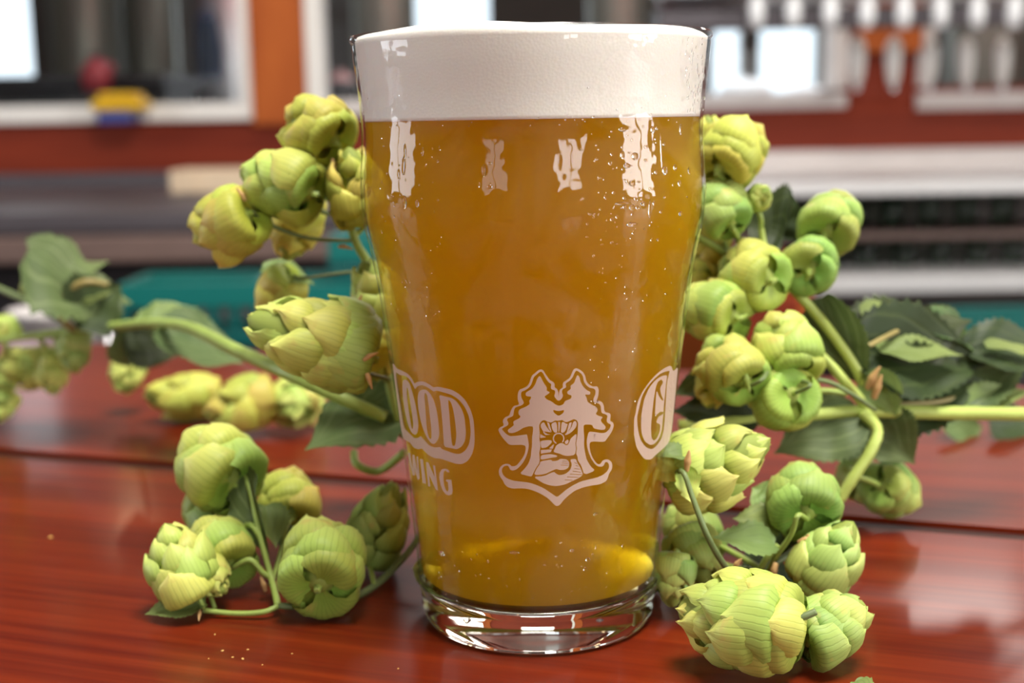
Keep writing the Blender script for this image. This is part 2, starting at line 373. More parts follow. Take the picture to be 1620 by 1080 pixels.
# back wall between the taproom and the brewhouse: three serving windows, one clerestory, one opening added for the beer glow
def bx_(x): return P(x, 188, YB).x
def bz_(x, y): return P(x, y, YB).z
zs1 = bz_(200, 193); zs2 = bz_(1240, 172); zs3 = bz_(1560, 172); ztop = .66
w1 = (bx_(-420), bx_(413)); w2 = (bx_(490), bx_(1337)); w3 = (bx_(1447), bx_(2050))
wall_with_holes('wall_back', 'x', YB, YB+.12, XL, XR, ZF, ZC,
                [(*w1, zs1, ztop), (*w2, zs2, ztop), (*w3, zs3, ztop)], M['bar_wood'], .80)
wall_with_holes('wall_back_upper', 'x', YB, YB+.12, XL, XR, .80, ZC, [(-.17, .30, .98, 1.26), (.86, 2.3, .98, 1.26)], M['bar_wood'])
casement(9, 'x', YB+.06, -.17, .30, .98, 1.26, M['frame_white'], (0, 0), .012)  # unseen opening added to let in light for the beer's bottom glow
casement(8, 'x', YB+.06, .86, 2.3, .98, 1.26, M['frame_white'], (0, 0), .015)
fw = size(27, YB)
casement(1, 'x', YB+.03, *w1, zs1, ztop, M['frame_white'], (0, 0), fw, True, .10)
casement(2, 'x', YB+.03, *w2, zs2, ztop, M['frame'], (0, 0), fw*.9, True, .10)
casement(3, 'x', YB+.03, *w3, zs3, ztop, M['frame'], (0, 0), fw*.95, True, .10)
pl = box('trim_1', (bx_(404), YB-.03, zs1-.01), (bx_(492), YB-.001, ZC), M['post_wood']); tag(pl, kind='structure')
pr = box('trim_2', (bx_(1350), YB-.03, zs2+.12), (bx_(1450), YB-.001, ZC), M['post_wood']); tag(pr, kind='structure')
jb = box('trim_3', (bx_(493), YB-.05, zs1-.0), (bx_(517), YB-.001, ZC), M['frame_white']); tag(jb, kind='structure')
# brewhouse beyond
wall_with_holes('wall_brewhouse', 'x', YK, YK+.1, XL, XR, ZF, ZC, [(-3.05, -2.55, -.3, 1.7), (-.75, -.1, .2, 1.7), (1.10, 1.25, .2, .66), (1.35, 1.66, .2, .70)], M['plaster'])

struct('trim_4', (XL, YB+.121, zs1-.04), (XR, YB+.75, zs1-.004), M['dark'])
def tank(x0, x1, Y, mat, label, zb=-.75, zt=1.5):
    c = (P((x0+x1)/2, 100, Y)); r = abs(P(x1, 100, Y).x-P(x0, 100, Y).x)/2
    t = tag(empty('fermentation_tank', (c.x, Y, ZF)), label, 'tank')
    lathe('shell', [(0, zb-.12*0), (r*.5, zb), (r, zb+r*.8), (r, zt-r*.4), (r*.8, zt-r*.12), (r*.3, zt), (0, zt)], mat, t, 40, (c.x, Y, 0))
    lathe('band', [(r*1.0, .1), (r*1.03, .1), (r*1.03, .16), (r, .16)], M['steel'], t, 40, (c.x, Y, 0))
    for k in range(3):
        a = 2*PI*k/3+.5; q = Vector((c.x+math.cos(a)*r*.75, Y+math.sin(a)*r*.75, 0))
        tube('leg', [q+Vector((0, 0, ZF)), q+Vector((0, 0, zb+r*.7))], .03, M['steel'], t)
    return t
tank(85, 190, 4.6, M['tank'], 'dull brown steel brewing tank in left window, nearest the bright opening')
tank(196, 283, 4.8, M['tank'], 'dull grey steel brewing tank in middle of left window')
tank(290, 420, 4.3, M['steel'], 'bright steel brewing tank at right end of left window')
tank(560, 660, 4.6, M['tank'], 'steel brewing tank behind the left rim of the beer glass')
tank(930, 1030, 4.9, M['tank'], 'steel brewing tank behind the right rim of the beer glass')
tank(1500, 1640, 4.3, M['tank'], 'dark steel brewing tank seen in right window')
tank(-120, -30, 4.4, M['tank'], 'steel brewing tank out past the left edge of the left window')
# dark cabinet under the left window inside brewhouse
cb = P(180, 140, 3.4)
t = tag(empty('work_bench', (cb.x, 3.4, ZF)), 'low black work bench behind the left serving window', 'bench')
z1 = P(180, 122, 3.4).z
box('bench_top', (P(-300, 140, 3.4).x, 3.2, z1-.03), (P(288, 140, 3.4).x, 3.7, z1), M['dark'], t, .004)
box('bench_panel', (P(-290, 140, 3.4).x, 3.25, ZF+.03), (P(284, 140, 3.4).x, 3.6, z1-.03), M['dark'], t)
# navy jacket hanging on the bright tank
def hang_cloth():
    c = P(330, 75, 3.9); t = tag(empty('hanging_apron', c), 'navy blue apron hanging in front of the bright steel tank', 'apron')
    wd = size(40, 3.9)/2; ht = size(92, 3.9)
    bm = bmesh.new(); g = []
    for i in range(9):
        row = []
        for j in range(9):
            u = j/8*2-1; v = i/8
            row.append(bm.verts.new((u*wd*(.65+.35*min(1, v*2)), .02*math.sin(u*7+v*2), ht*(.5-v))))
        g.append(row)
    for i in range(8):
        for j in range(8): bm.faces.new((g[i][j], g[i][j+1], g[i+1][j+1], g[i+1][j]))
    bmesh.ops.solidify(bm, geom=bm.faces[:], thickness=.006)
    bm_obj('cloth', bm, M['navy'], t, True)
    me = tube_mesh('neck_strap', [Vector((-wd*.5, 0, ht*.5)), Vector((0, .02, ht*.62)), Vector((wd*.5, 0, ht*.5))], .006); link('neck_strap', me, M['navy'], t, True)
    tube('hanging_cord', [c+Vector((0, .02, ht*.62)), Vector((c.x, c.y+.02, ZC))], .003, M['navy'], t)
hang_cloth()
# red jug and yellow box by the sill
c = P(152, 118, 3.15); r = size(23, 3.15)
t = tag(empty('crate', (c.x, 3.15, zs1)), 'low black crate under the red jug', 'crate')
box('body', (c.x-.06, 3.09, zs1-.0035), (c.x+.06, 3.21, c.z-r*1.1-.012), M['dark'], t, .003)
box('lid', (c.x-.063, 3.087, c.z-r*1.1-.012), (c.x+.063, 3.213, c.z-r*1.1-.0005), M['dark'], t, .002)
t = tag(empty('jug', c), 'round red jug standing behind the left window', 'jug')
lathe('body', [(0, -r*1.1), (r*.8, -r*1.1), (r, -r*.3), (r*.95, r*.4), (r*.4, r*.95), (r*.35, r*1.15), (0, r*1.15)], M['redball'], t, 24, tuple(c))
lathe('cap', [(0, r*1.15), (r*.42, r*1.15), (r*.42, r*1.4), (0, r*1.4)], M['dark'], t, 16, tuple(c))
tube('handle', [c+Vector((r*.4, -.01, r*.9)), c+Vector((r*1.2, -.01, r*.5)), c+Vector((r*.95, -.01, -r*.2))], r*.13, M['redball'], t)
a = P(152, 176, YB-.06); b = P(232, 146, YB-.06)
t = tag(empty('storage_box', ((a.x+b.x)/2, YB-.06, a.z)), 'small yellow box with blue base on the left window sill', 'box')
lo = P(162, 195, YB-.06); hi = P(214, 176, YB-.06)
box('base', (lo.x, YB-.10, lo.z), (hi.x, YB-.02, hi.z), M['blue'], t, .004)
box('body', (a.x, YB-.10, a.z), (b.x, YB-.02, a.z+(b.z-a.z)*.62), M['yellow'], t, .006)
box('lid', (a.x+.012, YB-.095, a.z+(b.z-a.z)*.62), (b.x-.012, YB-.025, b.z), M['yellow'], t, .008)
# little shrub-like hanging plant over the orange post
# dark-haired object at second window: round pot
c = P(540, 128, 2.95); r = size(20, 2.95); zp = zs1-.0035-c.z
t = tag(empty('round_pot', c), 'dark round pot with pinkish lid just left of the beer glass', 'pot')
lathe('body', [(0, zp), (r*.9, zp), (r*1.1, -r*.6), (r, 0), (0, 0)], M['dark'], t, 24, tuple(c))
lathe('lid', [(r*1.02, 0), (r*.9, r*.3), (r*.3, r*.5), (r*.25, r*.8), (0, r*.8)], pbr('pink_enamel', (.36, .16, .15), .4), t, 24, tuple(c))
# rounded white shapes added in place of bright window light, middle window
for (x, y, wpx, Y, lab) in ((1180, 124, 84, 2.98, 'low white window-glare sack slumped on middle window sill beside the glass'),
                            (1275, 134, 74, 2.99, 'smaller low white window-glare sack at right end of middle window')):
    zt_ = P(x, y, Y).z; h = (zt_-zs1+.0035)/2; c = P(x, y, Y); c.z = zs1-.0035+h
    a = size(wpx, Y)/2
    t = tag(empty('glare_blob', c), lab, 'blob', 'white blobs behind the middle window')
    prof = [(0, -h), (a*.8, -h*.97), (a, -h*.6), (a*.93, 0), (a, h*.35), (a*.75, h*.75), (a*.3, h*.93), (0, h)]
    lathe('blob_body', prof, M['blob'], t, 24, tuple(c))
    lathe('blob_top', [(a*.18, h*.92), (a*.12, h*1.02), (a*.22, h*1.12), (0, h*1.12)], M['blob'], t, 16, tuple(c))

# ---------------- tap rail over the right part of the bar
Yt = 2.35
zA = P(1400, 42, Yt).z; zB = P(1400, 10, Yt).z
t = tag(empty('tap_rail', (P(1400, 30, Yt).x, Yt, zA)), 'grey steel tap rail crossing the top right of the back bar', 'rail')
box('beam', (P(1040, 30, Yt).x, Yt-.02, zA), (XR-.4, Yt+.06, zB), M['steel_dark'], t, .004)
me = tube('pipe', [Vector((P(1040, 0, Yt).x, Yt-.03, zB+.03)), Vector((XR-.4, Yt-.03, zB+.03))], .026, M['steel'], t, 16)
for xx in (P(1120, 30, Yt).x, P(1800, 30, Yt).x):
    tube('bracket', [Vector((xx, Yt+.05, (zA+zB)/2)), Vector((xx, YB, (zA+zB)/2))], .012, M['steel'], t)
ORD = ['first', 'second', 'third', 'fourth', 'fifth', 'sixth', 'seventh', 'eighth', 'ninth']
def faucet(x, i):
    c = P(x, 10, Yt-.075); h = size(33, Yt); r = size(12.5, Yt)
    t = tag(empty('beer_faucet', c), ORD[i]+' bright chrome beer faucet from the left under the tap rail', 'faucet', 'faucets along the tap rail')
    lathe('spout', [(0, -h), (r*.6, -h*.97), (r*.95, -h*.6), (r, -h*.2), (r*.8, h*.3), (r*.6, h*.5), (0, h*.5)], M['chrome'], t, 20, tuple(c))
    lathe('collar', [(0, h*.5), (r*1.1, h*.5), (r*1.1, h*.75), (0, h*.75)], M['chrome'], t, 20, tuple(c))
    tube('shank', [c+Vector((0, 0, h*.6)), c+Vector((0, .046, h*.8))], r*.4, M['chrome'], t)
for i in range(8): faucet(1197+58.3*i, i)
Yh = 2.45
zr = P(1470, 140, Yh).z
t = tag(empty('handle_rail', (P(1460, 140, Yh).x, Yh, zr)), 'thin dark rail below the pale upright tap handles', 'rail')
box('bar', (P(1335, 140, Yh).x, Yh-.008, zr-.008), (P(1830, 140, Yh).x, Yh+.012, zr+.004), M['bar_wood'], t, .002)
for x in (1340, 1640): tube('bracket', [Vector((P(x, 140, Yh).x, Yh+.01, zr)), Vector((P(x, 140, Yh).x, YB, zr))], .005, M['brown'], t)
for i in range(5):
    x = 1355+57.5*i; y0 = 134; c = P(x, y0, Yh); h = size(74, Yh); r = size(13, Yh)
    t = tag(empty('beer_tap', c), ORD[i]+' pale upright tap handle from the left on the thin rail', 'tap', 'pale tap handles below the faucets')
    lathe('grip', [(0, .0), (r*.5, 0), (r*.8, h*.15), (r, h*.5), (r*.95, h*.8), (r*.5, h*.97), (0, h)], M['ceramic'], t, 20, tuple(c))
    lathe('ferrule', [(r*.55, -.012), (r*.55, .004), (0, .004)], M['steel'], t, 14, tuple(c))

# ---------------- right back counter with glass shelves
xr0 = P(1100, 300, 2.2).x; xr1 = XR-.02
t = tag(empty('back_counter', ((xr0+xr1)/2, 2.45, ZF)), 'bright steel back counter with open glass shelves at right', 'counter')
zt = P(1420, 285, 2.2).z; zt0 = P(1420, 309, 2.2).z
box('worktop', (xr0, 2.2, zt0), (xr1, YB-.004, zt), M['steel_pale'], t, .004)
box('splashback', (xr0, YB-.03, zt), (xr1, YB-.004, P(1420, 236, YB-.03).z), M['frame'], t, .003)
zs = P(1420, 436, 2.2).z; zs0 = P(1420, 464, 2.2).z
box('shelf', (xr0, 2.2, zs0), (xr1, 2.6, zs), M['steel_pale'], t, .004)
zm = P(1420, 368, 2.28).z
box('shelf', (xr0, 2.28, zm-.012), (xr1, 2.6, zm), M['brown'], t, .002)
box('back_panel', (xr0, 2.6, ZF+.02), (xr1, 2.63, zt0), pbr('dim_brown_panel', (.20, .15, .14), .5, noise=.2), t)
box('lower_panel', (xr0, 2.25, ZF+.02), (xr1, 2.29, zs0-.18), M['dark'], t)
box('end_panel', (xr0-.03, 2.2, ZF+.005), (xr0, 2.63, zt0), M['bar_wood'], t)
def tumbler(x, Y, zb, h, r):
    t = tag(empty('pint_tumbler', (x, Y, zb)), None, 'glass', None)
    lathe('cup', [(0, h*.04), (r*.72, h*.04), (r*.72, 0), (r*.76, 0), (r, h), (r*.96, h), (r*.72, h*.06)][::-1], M['tumbler'], t, 20, (x, Y, zb))
    return t
for row, (zb, hh, lab, grp) in enumerate(((zm+.001, .066, 'clear tumbler from the left on the brown shelf under the counter', 'tumblers on the upper shelf'),
                                          (zs+.001, .050, 'clear tumbler from the left on the pale lower shelf', 'tumblers on the lower shelf'))):
    for i in range(7):
        o = tumbler(P(1235+58*i+row*20, 400, 2.36).x, 2.36, zb, hh, .030); tag(o, ORD[i]+' '+lab, None, grp)
# red cabinet end seen between the right-hand hops
a = P(1120, 540, 1.5); b = P(1292, 425, 1.5)
t = tag(empty('cabinet', ((a.x+b.x)/2, 1.6, ZF)), 'low red wooden cabinet seen between the right-hand hop cones', 'cabinet')
box('body', (a.x, 1.52, ZF+.005), (b.x, 1.85, b.z-.02), M['post_wood'], t, .004)
box('top', (a.x-.01, 1.5, b.z-.02), (b.x+.01, 1.86, b.z), M['bar_wood'], t, .004)
box('door', (a.x+.02, 1.508, ZF+.1), (b.x-.02, 1.52, b.z-.04), M['bar_wood'], t, .003)

# ---------------- left back counter, steel bins, teal crates
xl0, xl1 = XL+.02, P(560, 300, 1.9).x
t = tag(empty('under_bar_bench', ((xl0+xl1)/2, 2.2, ZF)), 'dull grey steel back bench below the left serving window', 'counter')
zt = P(200, 272, YB).z
z2 = P(200, 372, 1.75).z
box('worktop', (xl0, 1.75, zt-.06), (xl1, YB-.004, zt-.03), M['steel_dark'], t, .004)
box('front_panel', (xl0, 1.76, z2), (xl1, 1.79, zt-.06), M['steel_dark'], t)
box('rail', (xl0, 1.72, P(200, 412, 1.75).z), (xl1, 1.76, z2), M['brown'], t, .004)
box('lower_panel', (xl0, 1.85, ZF+.02), (xl1, 1.88, P(200, 412, 1.75).z), M['dark'], t)
box('splashback', (xl0, YB-.03, zt-.03), (xl1, YB-.004, zt+.0), M['steel_dark'], t)
a = P(276, 291, 2.3); b = P(372, 267, 2.3)
t = tag(empty('board', ((a.x+b.x)/2, 2.35, a.z)), 'pale wooden board on the grey bench below left window', 'board')
zb = zt-.029
box('plank', (a.x, 2.26, zb), (b.x+.06, 2.40, b.z), M['beige'], t, .004)
box('batten', (a.x+.02, 2.255, zb+.004), (a.x+.05, 2.26, b.z-.004), M['beige'], t, .001)
def crate(x0, x1, y0, y1, Y, lab, dep=.13, zbot=None):
    a = P(x0, y1, Y); b = P(x1, y0, Y)
    if zbot is not None: a.z = zbot
    t = tag(empty('glass_rack', ((a.x+b.x)/2, Y+dep/2, a.z)), lab, 'rack', None)
    th = .012
    h = b.z-a.z
    box('base', (a.x, Y, a.z), (b.x, Y+dep, a.z+.02), M['teal'], t, .003)
    for (p, q, r, s) in ((a.x, b.x, Y, Y+th), (a.x, b.x, Y+dep-th, Y+dep), (a.x, a.x+th, Y+th, Y+dep-th), (b.x-th, b.x, Y+th, Y+dep-th)):
        box('rim', (p, r, b.z-.03), (q, s, b.z), M['teal_light'], t, .002)
    n = 6
    for i in range(n+1):
        xx = a.x+th/2+(b.x-a.x-th)*i/n
        box('rib', (xx-th/2, Y, a.z+.02), (xx+th/2, Y+th, b.z-.03), M['teal'], t)
    box('inner_wall', (a.x+th, Y+.03, a.z+.02), (b.x-th, Y+.035, b.z-.05), M['teal'], t)
    return b.z

crate(192, 412, 446, 552, 1.25, 'teal plastic glass rack in the middle behind the hop stem')
zc2 = crate(428, 640, 446, 552, 1.25, 'teal plastic glass rack behind the big left hop cone')
crate(520, 640, 372, 440, 1.25, 'teal plastic crate higher up behind the left edge of the glass', .13, zc2+.0005)
crate(1500, 1760, 498, 590, 1.9, 'teal plastic glass rack at the far right under the shelves')
crate(1350, 1490, 510, 590, 1.9, 'teal plastic glass rack behind the right-hand dark leaves')
box_sh = tag(empty('rack_stand', (P(400, 560, 1.4).x, 1.4, ZF)), 'low black stand carrying the teal glass racks', 'stand')
a = P(180, 553, 1.25); b = P(660, 553, 1.25)
box('top', (a.x, 1.2, a.z-.03), (b.x, 1.62, a.z-.0005), M['dark'], box_sh, .003)
box('carcass', (a.x+.03, 1.24, ZF+.003), (b.x-.03, 1.6, a.z-.03), M['dark'], box_sh)
a = P(1340, 592, 1.9); b = P(1780, 592, 1.9)
bs2 = tag(empty('rack_stand', ((a.x+b.x)/2, 2., ZF)), 'low black stand under the right-hand teal racks', 'stand')
box('top', (a.x, 1.86, a.z-.03), (b.x, 2.2, a.z-.0005), M['dark'], bs2, .003)
box('carcass', (a.x+.03, 1.9, ZF+.003), (b.x-.03, 2.15, a.z-.03), M['dark'], bs2)
# white tub, left, behind the far hop leaves
c = P(95, 545, .95); r = size(75, .95)
t = tag(empty('tub', c), 'white round tub beyond the far left hop leaves', 'tub')
lathe('body', [(0, -.12), (r*.8, -.12), (r, size(50, .95)), (r*1.05, size(52, .95)), (r*1.05, size(58, .95)), (r*.96, size(58, .95)), (r*.78, -.11), (0, -.11)], pbr('tub_white', (.62, .58, .57), .4), t, 32, tuple(c))
tube('handle', [c+Vector((r*1.03, 0, size(50, .95))), c+Vector((r*1.2, -.03, -.02)), c+Vector((r*.95, -.05, -.06))], .004, M['steel'], t)
stt = tag(empty('tub_stand', (c.x, .95, ZF)), 'dark stand under the white tub', 'stand')
box('top', (c.x-.16, .8, c.z-.15), (c.x+.14, 1.1, c.z-.121), M['dark'], stt, .003)
box('carcass', (c.x-.14, .82, ZF+.003), (c.x+.12, 1.08, c.z-.15), M['dark'], stt)

# pendant lamps of the bar
def pendant(x, Y, z, lab, power, col=(1, .72, .42)):
    t = tag(empty('pendant_lamp', (x, Y, z)), lab, 'lamp', 'pendant lamps over the bar')
    tube('cord', [Vector((x, Y, z+.14)), Vector((x, Y, ZC-.001))], .004, M['dark'], t)
    lathe('shade', [(.03, .14), (.05, .12), (.11, .0), (.107, .0), (.047, .117), (.03, .137)], M['steel_dark'], t, 32, (x, Y, z))
    lathe('bulb', [(0, -.055), (.022, -.047), (.034, -.015), (.028, .03), (.016, .07), (.015, .10), (0, .10)], emit('lamp_glow', col, power), t, 16, (x, Y, z))
pendant(-.78, 2.3, .70, 'pendant lamp with grey shade over the left of the back bar', 7)
pendant(-.6, -1.5, .9, 'pendant lamp with grey shade behind the viewer', 22)
pendant(1.12, 2.3, .86, 'pendant lamp with grey shade over the right of the back bar', 9)

# ================================================================== TABLE
YAW = math.atan(-.353)
tb = tag(empty('bar_top', (0, 0, 0)), 'glossy red stained wooden bar top under the beer glass and hops', 'table')
tb.rotation_euler = (0, 0, YAW)
ca, sa = math.cos(YAW), math.sin(YAW)
def loc_y(x, y): return -sa*x + ca*y          # across the planks
yj = loc_y(-.21, .1855); ye = loc_y(-.166, .428); pw = ye-yj
for k in range(3):
    y1 = ye-pw*k; y0 = y1-pw
    bm = box_bm((-1.5, y0+.0040, -.045), (1.4, y1-.0040, 0), 0)
    bmesh.ops.bevel(bm, geom=[e for e in bm.edges if all(v.co.z > -.001 for v in e.verts)], offset=.0018, segments=2, affect='EDGES')
    bm_obj('plank', bm, M['table'], tb)
    if k < 2: bm_obj('joint', box_bm((-1.49, y0-.0040, -.04), (1.39, y0+.0040, -.0012)), M['groove'], tb)
bm_obj('apron', box_bm((-1.45, ye-2.6*pw, -.16), (1.35, ye-.06, -.0455)), M['bar_wood'], tb)
bm_obj('front_wall', box_bm((-1.4, ye-2.4*pw, ZF+.002), (1.3, ye-.2, -.1605)), M['bar_wood'], tb)
# crumbs on the table
bm = bmesh.new()
for (x, y, s) in ((352, 1030, 5), (368, 1040, 4), (384, 1043, 6), (392, 1028, 4), (340, 1004, 4), (415, 1052, 3), (462, 1034, 3), (330, 1042, 3), (80, 851, 7), (630, 1058, 4), (1230, 1062, 3), (1300, 1052, 3)):
    q = T(x, y); r = size(s, q.y)/2
    m0 = Matrix.Translation(q+Vector((0, 0, r*.5))) @ Matrix.Rotation(R_.random()*3, 4, 'Z') @ Matrix.Diagonal((r*1.3, r*.8, r*.55, 1))
    bmesh.ops.create_icosphere(bm, subdivisions=1, radius=1, matrix=m0)
tag(bm_obj('hop_crumbs', bm, M['crumb']), 'tiny yellow crumbs scattered on the front of the red table', 'crumbs', kind='stuff')

# ================================================================== PINT GLASS
PROF = [(147.05, 43.69), (143.97, 43.30), (140.27, 43.01), (136.56, 42.56), (132.83, 42.11), (126.82, 41.75), (120.77, 41.80), (116.21, 42.16), (110.87, 42.55), (106.26, 42.44), (102.4, 41.98),
        (98.53, 41.22), (94.63, 40.29), (86.75, 38.9), (78.8, 37.88), (69.21, 36.88), (62.77, 35.97), (46.39, 33.95), (29.81, 32.38), (19.64, 31.41), (13.2, 31.0), (0, 30.3)]
_z = np.array([p[0] for p in PROF][::-1])/1e3; _rr = np.array([p[1] for p in PROF][::-1])/1e3
_zd = np.linspace(0, .147, 600); _rd = np.interp(_zd, _z, _rr)
_k = np.exp(-.5*(np.arange(-14, 15)/6.)**2); _k /= _k.sum()
_rs = np.convolve(np.pad(_rd, 14, mode='reflect', reflect_type='odd'), _k, 'valid')
def RAD(z): return np.interp(z, _zd, _rs)
WT = .0009; ZI = .0116; ZFOAM = .1270
pg = tag(empty('pint_glass', (0, 0, 0)), 'clear nonic pint glass of golden beer with white printed emblem', 'glass')
zz = list(np.linspace(ZI+.0002, .1445, 90))
outer = [(float(RAD(z)), z) for z in zz]
lip = [(.0433, .1452), (.0438, .1459), (.04385, .1465), (.0436, .1470), (.0431, .14715), (.0426, .1468), (.0423, .1460)]
inner = [(float(RAD(z))-WT, z) for z in zz[::-1]]
me = lathe_mesh('body', outer+lip+inner, 160); link('body', me, M['glass_wall'], pg, True)
base = [(0, .0016), (.015, .0013), (.022, .0006), (.0262, .0), (.0275, .0), (.0286, .0006), (.0295, .0020), (.0301, .0042), (.0304, .007), (.0307, .0095), (.0310, .0108), (.0309, ZI), (.0295, ZI+.0001), (.026, ZI-.0003), (.013, ZI-.0008), (0, ZI-.001)]
link('base', lathe_mesh('base', base, 160), M['glass_base'], pg, True)

# mirror disc added inside the beer, imitating the glow reflected by the base
mt, nt, N, L = mat_new('glow_mirror_mat'); N.remove(N['Principled BSDF'])
tr = N.new('ShaderNodeBsdfTransparent'); gl = N.new('ShaderNodeBsdfGlossy'); gl.inputs['Roughness'].default_value = .16
mx = N.new('ShaderNodeMixShader'); mx.inputs[0].default_value = .8; L.new(tr.outputs[0], mx.inputs[1]); L.new(gl.outputs[0], mx.inputs[2]); L.new(mx.outputs[0], N['Material Output'].inputs[0])
rf = float(RAD(ZI+.001))-WT-.0004
link('glow_mirror', lathe_mesh('glow_mirror', [(rf, ZI+.0014), (rf*.93, ZI+.0010), (rf*.6, ZI+.0009), (0, ZI+.0011)], 96), mt, pg, True)
# beer and foam
br = tag(empty('beer', (0, 0, ZI)), 'hazy golden beer with a white foam head filling the pint glass', 'beer')
zb = list(np.linspace(ZI+.0006, ZFOAM, 80))
prof = [(0, -.0004), (.026, .0001), (float(RAD(zb[0]))-WT-.0005, .0004)]+[(float(RAD(z))-WT-.0001, z-ZI) for z in zb[1:]]+[(0, ZFOAM-ZI)]
link('liquid', lathe_mesh('liquid', prof, 128), M['beer'], br, True)
zf = list(np.linspace(ZFOAM+.0001, .1458, 24))
prof = [(0, ZFOAM+.0001-ZI)]+[(float(RAD(z))-WT-.0001, z-ZI) for z in zf]+[(.0420, .1466-ZI), (.0405, .1472-ZI), (.036, .1478-ZI), (.024, .1482-ZI), (.010, .1480-ZI), (0, .1478-ZI)]
fm = lathe_mesh('foam_head', prof, 128)
for v in fm.vertices:
    if v.co.z > .1463-ZI: v.co.z += .0008*math.sin(v.co.x*90+.2)*math.cos(v.co.y*80)
tag(link('foam_head', fm, M['foam'], br, True), 'white foam head')

# ------------- print on the glass: flat ink following the wall
def on_glass(x, y):
    d = ray(x, y); d = d/np.linalg.norm(d)
    s = np.linspace(.24, .40, 900); p = EYE[None, :]+s[:, None]*d[None, :]
    f = np.hypot(p[:, 0], p[:, 1])-(RAD(np.clip(p[:, 2], 0, .147))+.00012)
    i = np.argmax(f < 0) if (f < 0).any() else int(np.argmin(f))
    if (f < 0).any() and i > 0:
        t = f[i-1]/(f[i-1]-f[i]); q = p[i-1]*(1-t)+p[i]*t
    else: q = p[i]
    a = math.atan2(q[1], q[0]); r = float(RAD(q[2]))+.00012
    return (r*math.cos(a), r*math.sin(a), q[2])
def print_mesh(name, loops, fx, parent, step=9., smooth=True):
    cu = bpy.data.curves.new('t', 'CURVE'); cu.dimensions = '2D'; cu.fill_mode = 'BOTH'
    for lp in loops:
        q = [fx(p) for p in lp]
        if smooth and len(q) > 5:     # one round of corner cutting keeps traced outlines soft
            n = len(q); q2 = []
            for i in range(n):
                a, b = q[i], q[(i+1) % n]
                q2 += [(a[0]*.8+b[0]*.2, a[1]*.8+b[1]*.2), (a[0]*.2+b[0]*.8, a[1]*.2+b[1]*.8)]
            q = q2
        s = cu.splines.new('POLY'); s.points.add(len(q)-1); s.use_cyclic_u = True
        for i, p in enumerate(q): s.points[i].co = (p[0]/100, -p[1]/100, 0, 1)
    o = bpy.data.objects.new('t', cu); COL.objects.link(o)
    bpy.context.view_layer.update()
    me = bpy.data.meshes.new_from_object(o.evaluated_get(bpy.context.evaluated_depsgraph_get()))
    bpy.data.objects.remove(o)
    bm = bmesh.new(); bm.from_mesh(me); bpy.data.meshes.remove(me)
    xs = [v.co.x for v in bm.verts]; ys = [v.co.y for v in bm.verts]
    for ax, lo, hi in ((0, min(xs), max(xs)), (1, min(ys), max(ys))):
        c = lo+step/100
        while c < hi:
            no = (1, 0, 0) if ax == 0 else (0, 1, 0)
            bmesh.ops.bisect_plane(bm, geom=bm.verts[:]+bm.edges[:]+bm.faces[:], plane_co=(c, 0, 0) if ax == 0 else (0, c, 0), plane_no=no); c += step/100*(1 if ax == 0 else 3)
    bmesh.ops.remove_doubles(bm, verts=bm.verts, dist=1e-5)
    for v in bm.verts: v.co = on_glass(v.co.x*100, -v.co.y*100)
    bmesh.ops.recalc_face_normals(bm, faces=bm.faces)
    return bm_obj(name, bm, M['ink'], parent)
E1 = lambda p: (780+p[0]/8.1, 570+p[1]/8.1)
def dn(pts, k=891): return [(x, y+k) for x, y in pts]
emb_outer = [(610,112),(570,130),(535,165),(500,190),(480,240),(462,300),(430,335),(380,360),(345,370),(325,400),(315,450),(318,510),(335,550),(325,572),(270,580),(245,610),(225,650),(210,705),(160,725),(130,755),(125,790),(138,818),(130,840),(90,855),(68,885)] + dn([(75,20),(95,60),(140,120),(200,185),(240,192),(310,190),(370,188),(410,200),(420,225),(412,290),(385,350),(340,410),(300,455),(260,465),(230,460),(215,440),(180,430),(130,440),(90,475),(72,520),(80,580),(110,625),(130,650),(145,690),(185,730),(250,750),(350,745),(430,750),(520,775),(620,820),(700,870),(750,920),(800,970),(830,972),(860,955),(900,900),(970,835),(1050,775),(1150,735),(1260,710),(1370,695),(1450,655),(1470,615),(1485,560),(1520,510),(1530,460),(1520,410),(1480,378),(1440,375),(1400,395),(1385,425),(1360,440),(1330,430),(1290,380),(1260,320),(1240,250),(1235,190),(1245,155),(1290,145),(1370,150),(1430,150),(1460,110),(1510,40)]) + [(1535,880),(1548,830),(1535,790),(1507,780),(1500,755),(1510,700),(1490,672),(1440,665),(1425,640),(1420,580),(1400,535),(1360,515),(1325,518),(1335,495),(1350,440),(1355,370),(1335,330),(1280,335),(1230,310),(1195,265),(1180,190),(1150,145),(1100,110),(1065,98),(1030,115),(1010,160),(985,220),(940,255),(905,275),(892,310),(898,345),(860,370),(848,400),(842,470),(836,400),(820,365),(788,345),(790,300),(770,275),(725,250),(690,200),(665,165),(645,125)]
